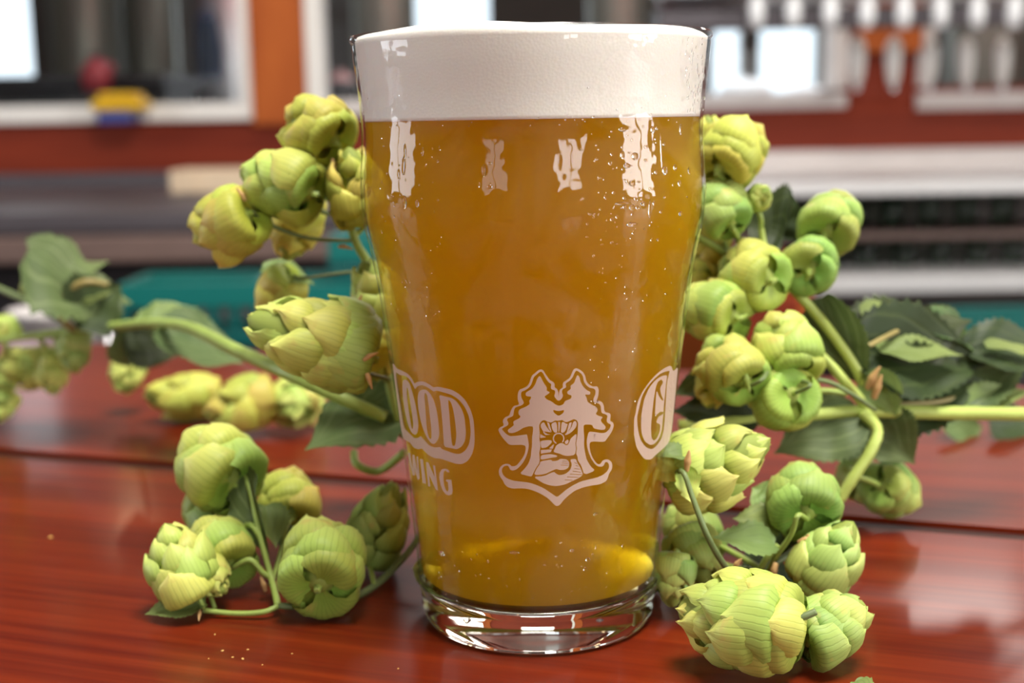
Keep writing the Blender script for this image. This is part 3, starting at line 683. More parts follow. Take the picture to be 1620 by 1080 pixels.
emb_inner = [(612,140),(580,160),(548,192),(522,212),(508,257),(487,312),(457,352),(400,387),(367,397),(357,430),(362,475),(387,520),(397,547),(365,575),(292,597),(272,622),(264,667),(257,712),(184,742),(178,762),(198,802),(193,830),(124,865),(114,882)] + dn([(125,5),(165,48),(215,80),(300,75),(400,60),(435,55),(445,110),(460,190),(450,260),(430,330),(395,400),(350,460),(300,505),(250,520),(215,505),(205,475),(190,455),(150,457),(118,487),(110,530),(132,580),(180,620),(260,650),(370,662),(470,675),(560,705),(650,745),(740,805),(820,862),(860,830),(930,770),(1020,710),(1120,660),(1230,632),(1330,610),(1410,575),(1463,530),(1488,480),(1483,427),(1455,407),(1432,417),(1425,445),(1395,470),(1350,468),(1300,430),(1260,370),(1225,290),(1205,210),(1200,130),(1215,60),(1230,22),(1290,24),(1400,42),(1450,30)]) + [(1490,880),(1505,850),(1510,820),(1470,800),(1455,770),(1468,715),(1450,690),(1395,675),(1385,640),(1380,580),(1355,550),(1300,540),(1285,520),(1290,480),(1310,440),(1315,385),(1290,357),(1240,352),(1195,317),(1163,270),(1153,202),(1130,168),(1085,134),(1066,130),(1047,152),(1022,212),(987,257),(947,282),(928,300),(940,345),(887,370),(882,410),(900,455),(870,500),(840,518),(815,500),(782,455),(797,420),(793,382),(745,366),(740,340),(748,302),(708,277),(668,217),(640,160)]
trees = [(598,195),(565,235),(545,300),(500,365),(420,410),(418,445),(440,460),(490,462),(485,490),(460,520),(475,555),(430,590),(340,625),(325,660),(330,695),(355,715),(340,740),(265,775),(258,800),(270,830),(185,890),(200,925),(260,930),(330,900),(390,860),(460,842),(515,845)] + dn([(510,40),(500,90),(500,200),(490,260),(485,340),(455,430),(400,500),(340,560),(488,598),(508,570),(545,490),(590,430),(600,380),(590,300),(605,230),(608,180),(593,120),(598,40)]) + [(592,880),(592,815),(628,770),(660,763),(700,786),(750,796),(790,768),(840,772),(885,760),(930,792),(980,778),(1030,750),(1070,762),(1092,800),(1087,850)] + dn([(1087,30),(1077,100),(1062,180),(1077,230),(1063,300),(1083,340),(1088,390),(1133,460),(1168,575),(1310,520),(1250,465),(1200,380),(1180,300),(1165,200),(1170,110),(1160,0)]) + [(1160,820),(1270,820),(1290,870),(1380,890),(1430,885),(1445,850),(1420,820),(1390,790),(1380,755),(1410,725),(1340,705),(1315,680),(1340,645),(1330,600),(1270,570),(1210,530),(1200,480),(1175,435),(1240,440),(1250,405),(1200,380),(1150,330),(1120,270),(1105,205),(1080,185),(1060,230),(1040,290),(990,325),(1000,365),(950,400),(955,430),(1010,450),(1000,490),(920,520),(905,560),(850,582),(800,565),(750,525),(690,500),(655,460),(690,440),(730,410),(685,385),(690,345),(650,290),(620,230)]
heart = [(765,630),(840,650),(915,632),(900,675),(840,712),(785,675)]
sun = [(840+74*math.cos(a), 1000+74*math.sin(a)) for a in np.linspace(2.0, 2*PI+.75, 22)] + [(840+60*math.cos(a), 1000+60*math.sin(a)) for a in np.linspace(2*PI+.75, 2.0, 22)]
inside = [[(610,850),(612,815),(650,785),(690,860),(755,935),(742,952),(690,940),(640,905)], [(690,790),(720,805),(745,890),(750,920),(715,870)],
          [(745,812),(795,785),(815,800),(826,918),(790,928),(758,880)], [(836,787),(860,790),(855,870),(845,912),(838,912)],
          [(880,790),(905,787),(935,812),(960,810),(930,900),(893,930),(868,918)], [(975,802),(1010,790),(990,870),(945,925),(950,900)],
          [(1030,780),(1060,775),(1075,810),(1060,860),(1000,925),(932,958),(922,945),(1000,870)]] + [dn(q) for q in (
          [(605,52),(680,92),(605,102)], [(650,12),(720,58),(757,84),(735,92),(680,72),(640,32)], [(610,137),(740,127),(758,155),(690,222),(620,232),(610,185)], [(718,237),(770,187),(782,185),(765,240)],
          [(812,196),(850,172),(880,165),(905,175),(935,197),(968,182),(992,110),(1070,42),(1068,100),(1053,180),(1066,230),(1050,318),(960,333),(900,323),(850,300),(772,283),(800,222)],
          [(918,150),(955,122),(972,140),(953,178),(930,182)], [(612,257),(755,247),(740,283),(615,303)], [(612,322),(730,307),(822,325),(818,345),(760,353),(610,383)],
          [(605,402),(745,377),(760,400),(830,392),(860,367),(950,377),(978,420),(968,480),(920,508),(860,513),(810,498),(760,518),(660,567),(522,577),(560,490),(600,440)],
          [(890,392),(950,396),(950,402),(890,399)], [(880,418),(962,422),(962,428),(880,425)], [(870,446),(962,448),(962,454),(870,452)],
          [(515,597),(650,592),(780,532),(805,557),(850,580),(930,562),(990,512),(1012,440),(987,377),(1060,367),(1080,420),(1128,500),(1152,575),(1090,620),(1010,655),(930,695),(820,718),(730,710),(640,680)],
          [(1045,412),(1078,428),(1078,435),(1045,419)], [(1060,452),(1098,464),(1098,470),(1060,458)], [(1040,488),(1115,500),(1115,506),(1040,495)], [(1020,522),(1125,538),(1125,545),(1020,530)], [(985,560),(1140,570),(1140,577),(985,568)], [(950,596),(1095,603),(1090,610),(950,604)], [(920,634),(1020,640),(1015,647),(920,642)])]
print_mesh('emblem_print', [emb_outer, emb_inner, trees, heart, sun]+inside, E1, pg, 6.)
T1 = lambda p: (610+p[0]/9, 570+p[1]/9)
word = [[(98,25),(160,115),(240,150),(310,185),(370,250),(410,330),(440,310),(500,295),(560,305),(630,345),(680,385),(740,372),(850,395),(950,420),(1050,480),(1140,570),(1210,700),(1250,830),(1262,950),(1266,1060),(1268,1130),(1260,1230),(1230,1340),(1170,1430),(1090,1475),(1000,1470),(880,1430),(780,1395),(700,1390),(620,1350),(560,1300),(520,1250),(470,1265),(400,1240),(350,1170),(300,1140),(255,1120),(232,1050),(200,850),(165,550),(130,300),(112,140)],
        [(140,160),(200,205),(280,218),(340,262),(398,362),(420,412),(450,367),(520,347),(600,382),(690,447),(720,424),(850,462),(950,492),(1050,562),(1130,662),(1190,802),(1213,1000),(1208,1080),(1190,1190),(1140,1280),(1060,1333),(980,1325),(880,1290),(800,1260),(780,1232),(700,1240),(620,1210),(550,1130),(500,1072),(470,1100),(410,1110),(350,1050),(275,975),(250,900),(210,650),(170,400)],
        [(245,285),(290,270),(340,320),(380,450),(420,600),(455,800),(468,920),(455,1030),(420,1062),(370,1030),(320,920),(280,750),(250,560),(240,400)],
        [(300,380),(320,400),(345,560),(375,750),(395,900),(385,980),(370,960),(345,820),(320,650),(300,480)],
        [(470,450),(510,417),(570,412),(630,462),(690,570),(730,720),(755,900),(765,1040),(750,1120),(700,1188),(650,1178),(590,1100),(540,990),(500,860),(465,680),(456,540)],
        [(560,457),(590,482),(610,600),(630,780),(650,950),(655,1080),(640,1128),(610,1078),(585,960),(575,800),(560,600),(552,500)],
        [(760,487),(860,517),(940,532),(1010,582),(1080,682),(1122,800),(1138,950),(1142,1050),(1128,1150),(1080,1228),(1010,1266),(940,1248),(832,1228),(826,1100),(802,800),(782,600)],
        [(895,557),(930,592),(960,682),(985,830),(1005,1000),(1008,1080),(990,1215),(952,1215),(937,1130),(917,900),(902,700),(892,600)]]
sub = [dn(q, 990) for q in ([(318,322),(352,332),(372,470),(388,560),(380,350),(412,356),(440,520),(452,580),(440,372),(462,380),(486,690),(460,712),(425,600),(412,520),(420,640),(388,645),(350,500)],
       [(490,408),(532,420),(578,765),(528,752)], [(575,453),(612,462),(650,560),(702,672),(677,500),(705,508),(744,858),(716,846),(620,640),(634,806),(606,800)],
       [(910,600),(895,567),(850,548),(800,560),(770,610),(765,680),(785,780),(815,860),(860,915),(900,930),(945,910),(956,860),(936,710),(865,705),(862,727),(887,740),(897,840),(885,880),(860,860),(832,780),(822,680),(827,600),(850,572),(880,600)])]
print_mesh('word_print', word, T1, pg, 6.)
print_mesh('word_print', sub, T1, pg, 6., False)
C1 = lambda p: (980+p[0]/6, 560+p[1]/6)
cw = [[(490,105),(430,130),(350,190),(270,280),(210,370),(170,460),(150,580),(140,600),(138,700),(140,780),(160,880),(200,950),(240,998),(300,1000),(340,960),(410,900),(470,840),(495,720),(510,600),(530,400),(548,200),(556,120),(510,165)],
      [(478,155),(400,175),(330,235),(260,315),(212,400),(184,520),(166,600),(173,700),(192,790),(222,850),(262,890),(310,903),(355,868),(400,800),(425,700),(440,450),(452,260),(470,190)],
      [(455,198),(400,207),(340,247),(280,322),(237,420),(217,520),(207,590),(205,680),(212,760),(242,830),(290,863),(335,850),(380,795),(405,700),(425,450),(445,260)],
      [(400,237),(415,270),(385,320),(395,380),(420,440),(400,438),(370,390),(352,340),(342,480),(337,590),(385,545),(418,548),(410,572),(370,592),(347,650),(388,665),(384,730),(355,800),(325,823),(303,790),(298,690),(312,540),(325,430),(345,310),(365,260)]]
print_mesh('word_print', cw, C1, pg, 6.)

# ------------- condensation drops on the glass
bm = bmesh.new()
def drop(x, y, wpx, hpx):
    q = on_glass(x, y); a = math.atan2(q[1], q[0]); r = size(1, q[1])
    n = Vector((math.cos(a), math.sin(a), 0)); tx = Vector((-math.sin(a), math.cos(a), 0)); dz = .0008
    sl = (float(RAD(q[2]+dz))-float(RAD(q[2]-dz)))/(2*dz)
    up = (Vector((0, 0, 1))+n*sl).normalized(); nn = tx.cross(up)
    m0 = Matrix.Identity(4)
    th = min(wpx, hpx)*.32
    for i in range(3):
        m0[i][0] = tx[i]*wpx*.5*r; m0[i][1] = up[i]*hpx*.5*r; m0[i][2] = nn[i]*th*r; m0[i][3] = q[i]
    bmesh.ops.create_uvsphere(bm, u_segments=10, v_segments=6, radius=1, matrix=m0)
for _ in range(70): drop(R_.gauss(1000, 36), R_.gauss(290, 60), R_.uniform(2, 7), R_.uniform(2, 7))
for (x, y, a, b) in ((985, 205, 16, 7), (1033, 205, 9, 12), (1077, 205, 6, 18), (985, 245, 9, 14), (1005, 247, 12, 12), (992, 262, 14, 9), (1000, 290, 12, 9), (985, 322, 30, 5), (1018, 322, 12, 7), (1000, 328, 12, 10), (1000, 355, 24, 7), (1052, 270, 11, 13), (1068, 265, 8, 11), (1075, 290, 8, 10), (1090, 270, 6, 12), (1077, 338, 10, 8),
                     (640, 240, 5, 26), (638, 262, 7, 30), (630, 275, 5, 16), (640, 320, 9, 22), (660, 322, 7, 12), (668, 240, 4, 14), (765, 270, 7, 20), (775, 258, 7, 5), (775, 295, 9, 6), (758, 292, 5, 8), (698, 875, 18, 8), (814, 874, 16, 6), (905, 870, 8, 5), (930, 885, 8, 8), (926, 900, 7, 7), (943, 813, 10, 5), (880, 880, 4, 4), (745, 885, 4, 5), (772, 888, 4, 6), (1028, 330, 5, 30), (1046, 240, 2.5, 60)):
    drop(x, y, a, b)
for _ in range(110): drop(R_.uniform(930, 1080), R_.uniform(200, 720), R_.uniform(1.5, 4), R_.uniform(1.5, 5))
for _ in range(60): drop(R_.uniform(600, 700), R_.uniform(200, 500), R_.uniform(1.5, 3.5), R_.uniform(1.5, 5))
for _ in range(45): drop(R_.uniform(690, 1000), R_.uniform(850, 950), R_.uniform(1.5, 4), R_.uniform(1.5, 5))
for _ in range(70): drop(R_.uniform(1085, 1115), R_.uniform(60, 180), R_.uniform(1.5, 3), R_.uniform(3, 10))
for _ in range(50): drop(R_.uniform(560, 1110), R_.uniform(150, 200), R_.uniform(1.5, 3.), R_.uniform(1.5, 3))
tag(bm_obj('condensation_drops', bm, M['drop'], pg, True), kind='stuff')

# ================================================================== HOPS
def bract_mesh(level, var):
    za, Rm, ln, hw, flare, shoulder = level
    rg = random.Random(level[0]*1000+var*17+3)
    nu, nv = 12, 10
    vs_, uvs, fs = [], [], []
    ph = rg.uniform(0, 6); p2 = rg.uniform(0, 6); pl_ = rg.uniform(.007, .013); tipc = rg.uniform(-.04, .20); cup = rg.uniform(.12, .30); asym = rg.uniform(-.15, .15); cr = rg.uniform(.015, .045)
    for i in range(nv+1):
        v = i/nv
        f = math.sin(min(v/.46, 1)*PI/2)**.62
        if v > .46: f -= flare*((v-.46)/.54)**2.2
        if v > .76: f += tipc*((v-.76)/.24)**1.4
        z = za+ln*(v**1.1)-shoulder*math.sin(PI*min(1, v*1.45))*(1-v)
        wv = (1-v**3.6)**.72*(.30+.70*math.sin(PI/2*min(1, v/.42)))
        if v > .78: wv *= 1-.55*((v-.78)/.22)
        wv = max(wv, .012)
        for j in range(nu+1):
            u = j/nu*2-1
            r = Rm*f*(1-cup*abs(u)**2.4*(1-.35*v))+pl_*math.cos(u*4.5*PI+ph)*(1-v)**.6*min(1, v*3.5)+cr*abs(u)**3*math.sin(v*9+ph+2*u)*min(1, v*2)
            r = max(r, .02)
            th = (u+asym*(1-u*u)*v)*hw*wv*(1+.05*math.sin(v*17+p2)*abs(u))
            zz_ = z-.13*ln*u*u*v*(1-.4*v)+.010*math.sin(u*11+ph)*v
            vs_.append((r*math.cos(th), r*math.sin(th), zz_)); uvs.append(((u*(.35+.65*wv)+1)/2, v))
    for i in range(nv):
        for j in range(nu):
            a = i*(nu+1)+j; fs.append((a, a+1, a+nu+2, a+nu+1))
    me = bpy.data.meshes.new('bract'); me.from_pydata(vs_, [], fs)
    ul = me.uv_layers.new(name='UV')
    for l in me.loops: ul.data[l.index].uv = uvs[l.vertex_index]
    me.polygons.foreach_set('use_smooth', [True]*len(me.polygons))
    return me
LEVELS = [((.06, .47, .40, 1.16, .22, .22), 3), ((.14, .51, .50, 1.02, .26, .20), 4), ((.30, .50, .52, .98, .34, .12), 4), ((.48, .43, .50, 1.0, .46, .07), 3), ((.64, .31, .44, 1.15, .6, .04), 3), ((.76, .17, .34, 1.4, .7, .0), 2)]
LEVELS_D = [((.04, .46, .38, 1.0, .22, .18), 4), ((.13, .50, .44, .84, .26, .14), 5), ((.26, .50, .46, .82, .32, .10), 5), ((.40, .46, .46, .82, .36, .07), 4), ((.54, .38, .44, .9, .45, .05), 4), ((.67, .26, .40, 1.0, .6, .03), 3), ((.78, .14, .30, 1.3, .7, .0), 2)]
BR = {}
for mk in ('bract_fresh', 'bract_yellow', 'bract_green'):
    for dn_, LV in ((0, LEVELS), (1, LEVELS_D)):
        for k, (lv, n) in enumerate(LV):
            for v in range(4):
                me = bract_mesh(lv, v); me.materials.append(M[mk]); BR[mk, dn_, k, v] = me
core_me = {}
def core_mesh():
    me = lathe_mesh('hop_cone', [(0, .0), (.10, .03), (.25, .2), (.30, .5), (.24, .85), (.10, 1.05), (0, 1.1)], 14)
    me.polygons.foreach_set('use_smooth', [True]*len(me.polygons)); me.materials.append(M['core']); return me
CORE = core_mesh()
calyx_me = tube_mesh('calyx', [(0, 0, -.06), (0, 0, .02), (0, 0, .08)], [.035, .05, .03], 8); calyx_me.materials.append(M['stem'])

def cone(parent, x, y, wpx, tip, Y=None, ln=1.0, mk='bract_fresh', seed=0, open_=0., name='hop_cone', pos=None, dense=0):
    """one hop cone: centre seen at (x, y), width wpx, tip direction (right, up, towards the viewer)"""
    c = P(x, y, Y) if pos is None else pos
    s = wpx*((c-Vector(EYE)).dot(Vector(FWD)))/FPX
    td = Vector((tip[0], -tip[2], tip[1])).normalized()
    q = td.to_track_quat('Z', 'Y')
    for _ in range(40):                                   # keep the cone on top of the table
        ext = s*(.5*math.sqrt(max(0, 1-td.z*td.z))+.56*ln*abs(td.z))
        if c.z >= ext*.97 or c.y > .4: break
        c = Vector(EYE)+(c-Vector(EYE))*.988; s *= .988
    rg = random.Random(seed*31+int(x)+int(y)*3)
    o = link(name, CORE, None, parent)
    # the cone's middle sits at c
    mat = Matrix.Translation(c) @ q.to_matrix().to_4x4() @ Matrix.Diagonal((s, s, s*ln, 1)) @ Matrix.Translation((0, 0, -.55)) @ Matrix.Rotation(rg.uniform(0, 6.28), 4, 'Z')
    pl = parent.location if parent else Vector((0, 0, 0))
    o.matrix_local = Matrix.Translation(-pl) @ mat
    for k, (lv, n) in enumerate(LEVELS_D if dense else LEVELS):
        for j in range(n):
            a = 2*PI*j/n+k*1.05+rg.uniform(-.22, .22)
            me = BR[mk, dense, k, rg.randrange(4)]
            b = bpy.data.objects.new('bract', me); COL.objects.link(b); b.parent = o
            sc = rg.uniform(.90, 1.08)
            tilt = rg.uniform(-.08, .12)+open_*(.14 if k else .2)
            if rg.random() < .09: tilt += rg.uniform(.2, .45)
            za = lv[0]
            b.matrix_local = Matrix.Rotation(a, 4, 'Z') @ Matrix.Translation((0, 0, za)) @ Matrix.Rotation(tilt, 4, 'Y') @ Matrix.Diagonal((sc, sc*rg.uniform(.95, 1.1), sc*rg.uniform(.92, 1.05), 1)) @ Matrix.Translation((0, 0, -za))
    cx = bpy.data.objects.new('calyx', calyx_me); COL.objects.link(cx); cx.parent = o
    # where the stalk meets the cone
    return Vector((mat @ Vector((0, 0, -.05))))
def leaf(parent, base, tipp, wid, nrm, curl=.15, fold=.25, mk='leaf', serr=14, name='leaf', wav=.04, label=None, twist=0.):
    """leaf blade from base to tip, upper side facing nrm, edges toothed"""
    base, tipp = Vector(base), Vector(tipp); ax = tipp-base; L_ = ax.length; ax.normalize()
    n = Vector(nrm); n = (n-ax*n.dot(ax)).normalized(); sd = ax.cross(n)
    nu, nv = 10, 28
    vs_, uvs, fs = [], [], []
    rg = random.Random(int(L_*1e6)+int(wid*1e6)); p1 = rg.uniform(0, 6)
    for i in range(nv+1):
        v = i/nv
        prof = (math.sin(PI*v**.72)**.85 if 0 < v < 1 else 0.0)
        tooth = 1-.20*((v*serr) % 1.0)
        for j in range(nu+1):
            u = j/nu*2-1
            wv = prof*wid*.5*(tooth if abs(u) > .85 else 1)
            ang = twist*v; s2 = sd*math.cos(ang)+n*math.sin(ang); n2 = n*math.cos(ang)-sd*math.sin(ang)
            q = base+ax*(L_*v-(.06*L_*abs(u) if 0 < v < 1 else 0))+s2*(u*wv)+n2*(fold*abs(u)*wv - curl*L_*(v*v) + wav*L_*math.sin(v*8+u*2.5+p1)*abs(u)*prof - .10*wid*math.sin(abs(u)*5-v*14)*.18*prof)
            vs_.append(tuple(q-(parent.location if parent else Vector((0, 0, 0))))); uvs.append(((u*.5+.5+v*.9*(1 if u > 0 else -1)*.5), v))
    for i in range(nv):
        for j in range(nu):
            a = i*(nu+1)+j; fs.append((a, a+1, a+nu+2, a+nu+1))
    me = bpy.data.meshes.new(name); me.from_pydata(vs_, [], fs); ul = me.uv_layers.new(name='UV')
    for l in me.loops: ul.data[l.index].uv = uvs[l.vertex_index]
    o = link(name, me, M[mk], parent, True)
    if label: o['label'] = label
    return o
def stipule(parent, p, d, L_, mk='tan'):
    p, d = Vector(p), Vector(d).normalized()
    me = tube_mesh('stipule', [p, p+d*L_*.4+Vector((0, 0, L_*.08)), p+d*L_], [L_*.10, L_*.17, L_*.02], 6)
    me.transform(inv(parent)); link('stipule', me, M[mk], parent, True)

# ---------- upper left sprig, behind the glass
s1 = tag(empty('hop_sprig', P(560, 500, .05)), 'upright yellow-green hop sprig rising behind the left side of the glass', 'hop sprig')
st = []
st.append(cone(s1, 494, 198, 104, (-.65, .45, -.45), .055, 1.0, 'bract_yellow', 1))
st.append(cone(s1, 438, 288, 118, (-.8, .25, -.3), .05, 1.05, 'bract_fresh', 2))
st.append(cone(s1, 354, 360, 112, (-.7, -.35, -.35), .05, .95, 'bract_yellow', 3, .5))
st.append(cone(s1, 465, 362, 92, (-.3, -.9, .0), .075, 1.05, 'bract_yellow', 4))
st.append(cone(s1, 563, 292, 92, (-.15, 1., .1), .05, 1.2, 'bract_yellow', 5, .4))
st.append(cone(s1, 437, 470, 80, (-.55, -.6, -.2), .085, 1.0, 'bract_yellow', 6, .3))
st.append(cone(s1, 490, 535, 150, (-.85, .32, .12), .015, 1.25, 'bract_fresh', 7, .2, dense=1))
st.append(cone(s1, 597, 462, 92, (-.3, .7, .1), .055, 1.1, 'bract_fresh', 8))
st.append(cone(s1, 592, 560, 84, (-.2, -.9, .0), .05, 1., 'bract_yellow', 9))
st.append(cone(s1, 568, 617, 84, (-.7, .1, .3), .09, 1., 'bract_fresh', 10))
hub = [P(528, 262, .055), P(560, 375, .06), P(590, 440, .06), P(615, 600, .05), P(640, 690, .05)]
tube('stalk', hub, [.0009, .0013, .0014, .0015, .0015], M['stem'], s1)
tube('stalk', [st[0], P(535, 240, .056), hub[0]], .0007, M['stem'], s1)
tube('stalk', [st[1], P(505, 300, .055), P(540, 320, .06)], .0007, M['stem_dark'], s1)
tube('stalk', [st[2], P(420, 352, .05), P(480, 375, .05), P(535, 380, .057), P(562, 380, .06)], .0006, M['stem_dark'], s1)
tube('stalk', [st[3], P(500, 330, .07), P(545, 345, .062)], .0007, M['stem_dark'], s1)
tube('stalk', [st[4], P(575, 360, .06), hub[1]], .0007, M['stem'], s1)
tube('stalk', [st[5], P(480, 440, .08), P(560, 430, .065), hub[2]], .0006, M['stem_dark'], s1)
tube('stalk', [st[6], P(570, 585, .018), P(610, 598, .03), hub[3]], .0006, M['stem_dark'], s1)
tube('stalk', [st[7], hub[2]], .0007, M['stem'], s1)
tube('stalk', [st[8], hub[3]], .0007, M['stem'], s1)
tube('stalk', [st[9], hub[3]], .0007, M['stem'], s1)
for (x, y, Y, d) in ((525, 250, .05, (.2, 0, -1)), (388, 318, .045, (-.6, 0, 1)), (535, 390, .055, (1, 0, -.2)), (565, 490, .03, (.2, 0, .6)), (575, 570, .005, (1, 0, .5)), (580, 590, .005, (.3, 0, -1))):
    stipule(s1, P(x, y, Y), d, .0045)
leaf(s1, P(505, 265, .07), P(545, 330, .07), .012, (-.2, -1, .2), mk='leaf', name='leaf')
leaf(s1, P(415, 425, .085), P(500, 440, .085), .012, (0, -.6, 1), mk='leaf_pale')
leaf(s1, P(660, 600, .06), P(478, 703, .045), .034, (-.25, -.75, .65), .08, .12, 'leaf', 16)
tube('stalk', [P(640, 715, .05), P(600, 745, .06), P(565, 735, .06), P(560, 715, .065)], .0012, M['stem'], s1)

# ---------- loose cones lying on the table at left
for (x, y, wd, tip, ln, mk, sd, lab) in ((286, 627, 78, (-1, .08, .15), 1.35, 'bract_yellow', 11, 'pale yellow hop cone lying on table, leftmost of three behind the sprig'),
                                         (376, 641, 86, (-.9, -.2, .3), 1.15, 'bract_yellow', 12, 'yellow hop cone on table between two other loose cones'),
                                         (464, 638, 84, (-.1, -.2, .9), 1.0, 'bract_fresh', 13, 'greener rounded hop cone on table, third of the loose cones, nearest the leaf')):
    q = T(x, y+wd*.5*.92); Y = q.y
    c = P(x, y, Y)
    t = tag(empty('hop_cone', (c.x, c.y, 0)), lab, 'hop cone', 'loose hop cones behind the front left sprig')
    j = cone(t, x, y, wd, tip, Y, ln, mk, sd, .1, 'cone_core')
    tube('stalk', [j, j+Vector((.004, .002, -.002)), j+Vector((.009, .001, -.004))], .0006, M['stem'], t)

# ---------- front left sprig on the table
s2 = tag(empty('hop_sprig', T(440, 958)), 'small green hop sprig lying on the table front left of the glass', 'hop sprig')
st = []
st.append(cone(s2, 336, 731, 132, (-.62, .38, -.55), .035, .95, 'bract_fresh', 21, .1))
st.append(cone(s2, 335, 806, 100, (-.4, .3, -.6), .045, 1., 'bract_green', 22))
st.append(cone(s2, 345, 858, 104, (-.45, .4, -.65), .02, .95, 'bract_fresh', 23, .2))
st.append(cone(s2, 283, 885, 104, (-.35, .75, -.3), .03, 1.1, 'bract_fresh', 24, .15))
st.append(cone(s2, 455, 782, 96, (-.25, .45, -.8), .05, 1., 'bract_yellow', 25, .1))
st.append(cone(s2, 515, 880, 140, (.05, .35, -.85), .02, .95, 'bract_fresh', 26, .1))
st.append(cone(s2, 604, 822, 98, (.33, .9, .1), .035, 1.25, 'bract_green', 27, .1, dense=1))
st.append(cone(s2, 335, 915, 66, (.4, -.3, .4), .035, 1., 'bract_fresh', 28))
nd = T(440, 958, .003)
tube('stalk', [P(668, 842, .034), P(640, 880, .026), P(590, 928, .016), T(535, 952, .002), T(490, 959, .002), nd], [.0009, .0010, .0010, .0010, .0009, .0009], M['stem_dark'], s2)
tube('stalk', [nd, T(415, 968, .002), T(370, 970, .0015), T(322, 965, .002)], .0007, M['stem'], s2)
tube('stalk', [nd, P(428, 910, .012), P(412, 850, .016), P(398, 785, .022), P(385, 745, .03), st[0]], [.0010, .0008, .0008, .0007, .0006, .0006], M['stem'], s2)
tube('stalk', [st[2], P(395, 885, .012), P(415, 905, .012), P(426, 912, .012)], .0008, M['stem'], s2)
tube('stalk', [st[1], P(395, 830, .02), P(412, 850, .016)], .0008, M['stem'], s2)
tube('stalk', [st[3], T(325, 960, .003)], .0008, M['stem'], s2)
tube('stalk', [st[4], P(455, 830, .03), P(440, 890, .02), P(428, 925, .012)], .0007, M['stem'], s2)
tube('stalk', [st[5], T(512, 935, .006), T(495, 957, .002)], .0007, M['stem_dark'], s2)
tube('stalk', [st[6], P(590, 915, .02), P(592, 926, .016)], .0008, M['stem'], s2)
tube('stalk', [st[7], T(340, 962, .002)], .0006, M['stem'], s2)
leaf(s2, P(390, 745, .028), P(420, 882, .014), .017, (-.7, -.7, .2), .05, .5, 'leaf', 12)
leaf(s2, P(420, 800, .03), P(438, 865, .02), .012, (.5, -.8, .3), .05, .5, 'leaf_pale', 10)
leaf(s2, T(325, 955, .004), T(228, 972, .002), .010, (.1, -.6, .8), .0, .7, 'leaf_pale', 12)
leaf(s2, P(450, 870, .03), P(490, 835, .035), .016, (0, -.6, .8), .1, .3, 'leaf_dark', 10)
for (x, y, d, mk) in ((420, 935, (-.2, -.1, .8), 'tan'), (438, 935, (.2, 0, 1), 'tan'), (455, 955, (.8, 0, .7), 'tan'), (495, 958, (-.8, 0, .1), 'tan'), (420, 905, (-.8, -.1, .6), 'tan'), (322, 962, (-.3, 0, .7), 'leafy')):
    stipule(s2, T(x, y, .003), d, .0045, 'tan' if mk == 'tan' else 'stem')
stipule(s2, T(316, 965, .003), (.05, -.5, -.3), .0035)

# ---------- far left bine
s3 = tag(empty('hop_bine', P(110, 525, .2)), 'blurred green hop bine with curled leaves at the far left', 'hop bine')
Yl = .20
for (x, y, wd, tip, Y, ln, mk, sd) in ((62, 445, 56, (-.5, -.5, .4), .20, 1.05, 'bract_fresh', 31), (38, 578, 66, (-.8, .1, .3), .22, 1.2, 'bract_fresh', 32), (82, 596, 52, (0, -.8, .4), .21, 1., 'bract_fresh', 33), (118, 560, 54, (.1, -.8, .4), .20, 1.1, 'bract_green', 34),
                                       (200, 594, 58, (0, -.5, .7), .25, 1., 'bract_fresh', 35), (2, 520, 44, (-.6, -.2, .6), .22, 1., 'bract_fresh', 36), (2, 605, 48, (-.3, -.6, .6), .24, 1.1, 'bract_fresh', 37), (2, 645, 46, (-.2, -.6, .6), .22, 1.1, 'bract_fresh', 38)):
    j = cone(s3, x, y, wd, tip, Y, ln, mk, sd)
    anchor = {31: P(72, 492, Yl), 32: P(60, 535, Yl), 33: P(85, 530, Yl), 34: P(118, 525, Yl), 35: P(215, 515, .19), 36: P(8, 545, .21), 37: P(8, 545, .21), 38: P(8, 545, .21)}[sd]
    tube('stalk', [j, (j+anchor)/2+Vector((.001, 0, .001)), anchor], .0009, M['stem'], s3)
tube('bine', [P(-60, 545, .22), P(20, 535, .21), P(110, 524, Yl), P(180, 516, .19), P(245, 511, .17), P(300, 518, .14), P(370, 552, .10), P(445, 585, .06), P(530, 625, .05), P(610, 660, .05)], [.0014, .0014, .0018, .0019, .002, .0021, .0022, .0022, .002, .002], M['stem'], s3, 10)
tube('bine', [P(-40, 440, .24), P(30, 470, .22), P(80, 497, .21), P(112, 525, Yl)], .0013, M['stem_dark'], s3)
tube('tendril', [P(122, 525, Yl), P(100, 505, .19), P(97, 480, .19), P(112, 456, .19), P(140, 445, .19), P(170, 450, .195)], [.0016, .0018, .0018, .0015, .0013, .001], M['curl'], s3)
leaf(s3, P(45, 395, .19), P(212, 478, .21), .056, (.0, -.55, .9), .02, -.25, 'leaf', 12)
leaf(s3, P(40, 430, .20), P(170, 395, .22), .034, (0, -.3, 1), .15, -.2, 'leaf', 12)
leaf(s3, P(115, 510, .19), P(190, 455, .205), .030, (-.3, -.9, -.2), -.15, .6, 'leaf_dark', 12)
leaf(s3, P(125, 470, .195), P(178, 455, .2), .016, (-.2, -.6, .8), .1, .2, 'leaf_pale', 10)
leaf(s3, P(220, 515, .18), P(312, 482, .19), .020, (0, -.5, .9), .05, .2, 'leaf_pale', 12)
leaf(s3, P(195, 520, .19), P(205, 585, .2), .020, (.5, -.8, .2), .05, .3, 'leaf', 10)
leaf(s3, P(250, 520, .165), P(390, 570, .17), .032, (.1, -.5, .9), .06, .2, 'leaf', 14)
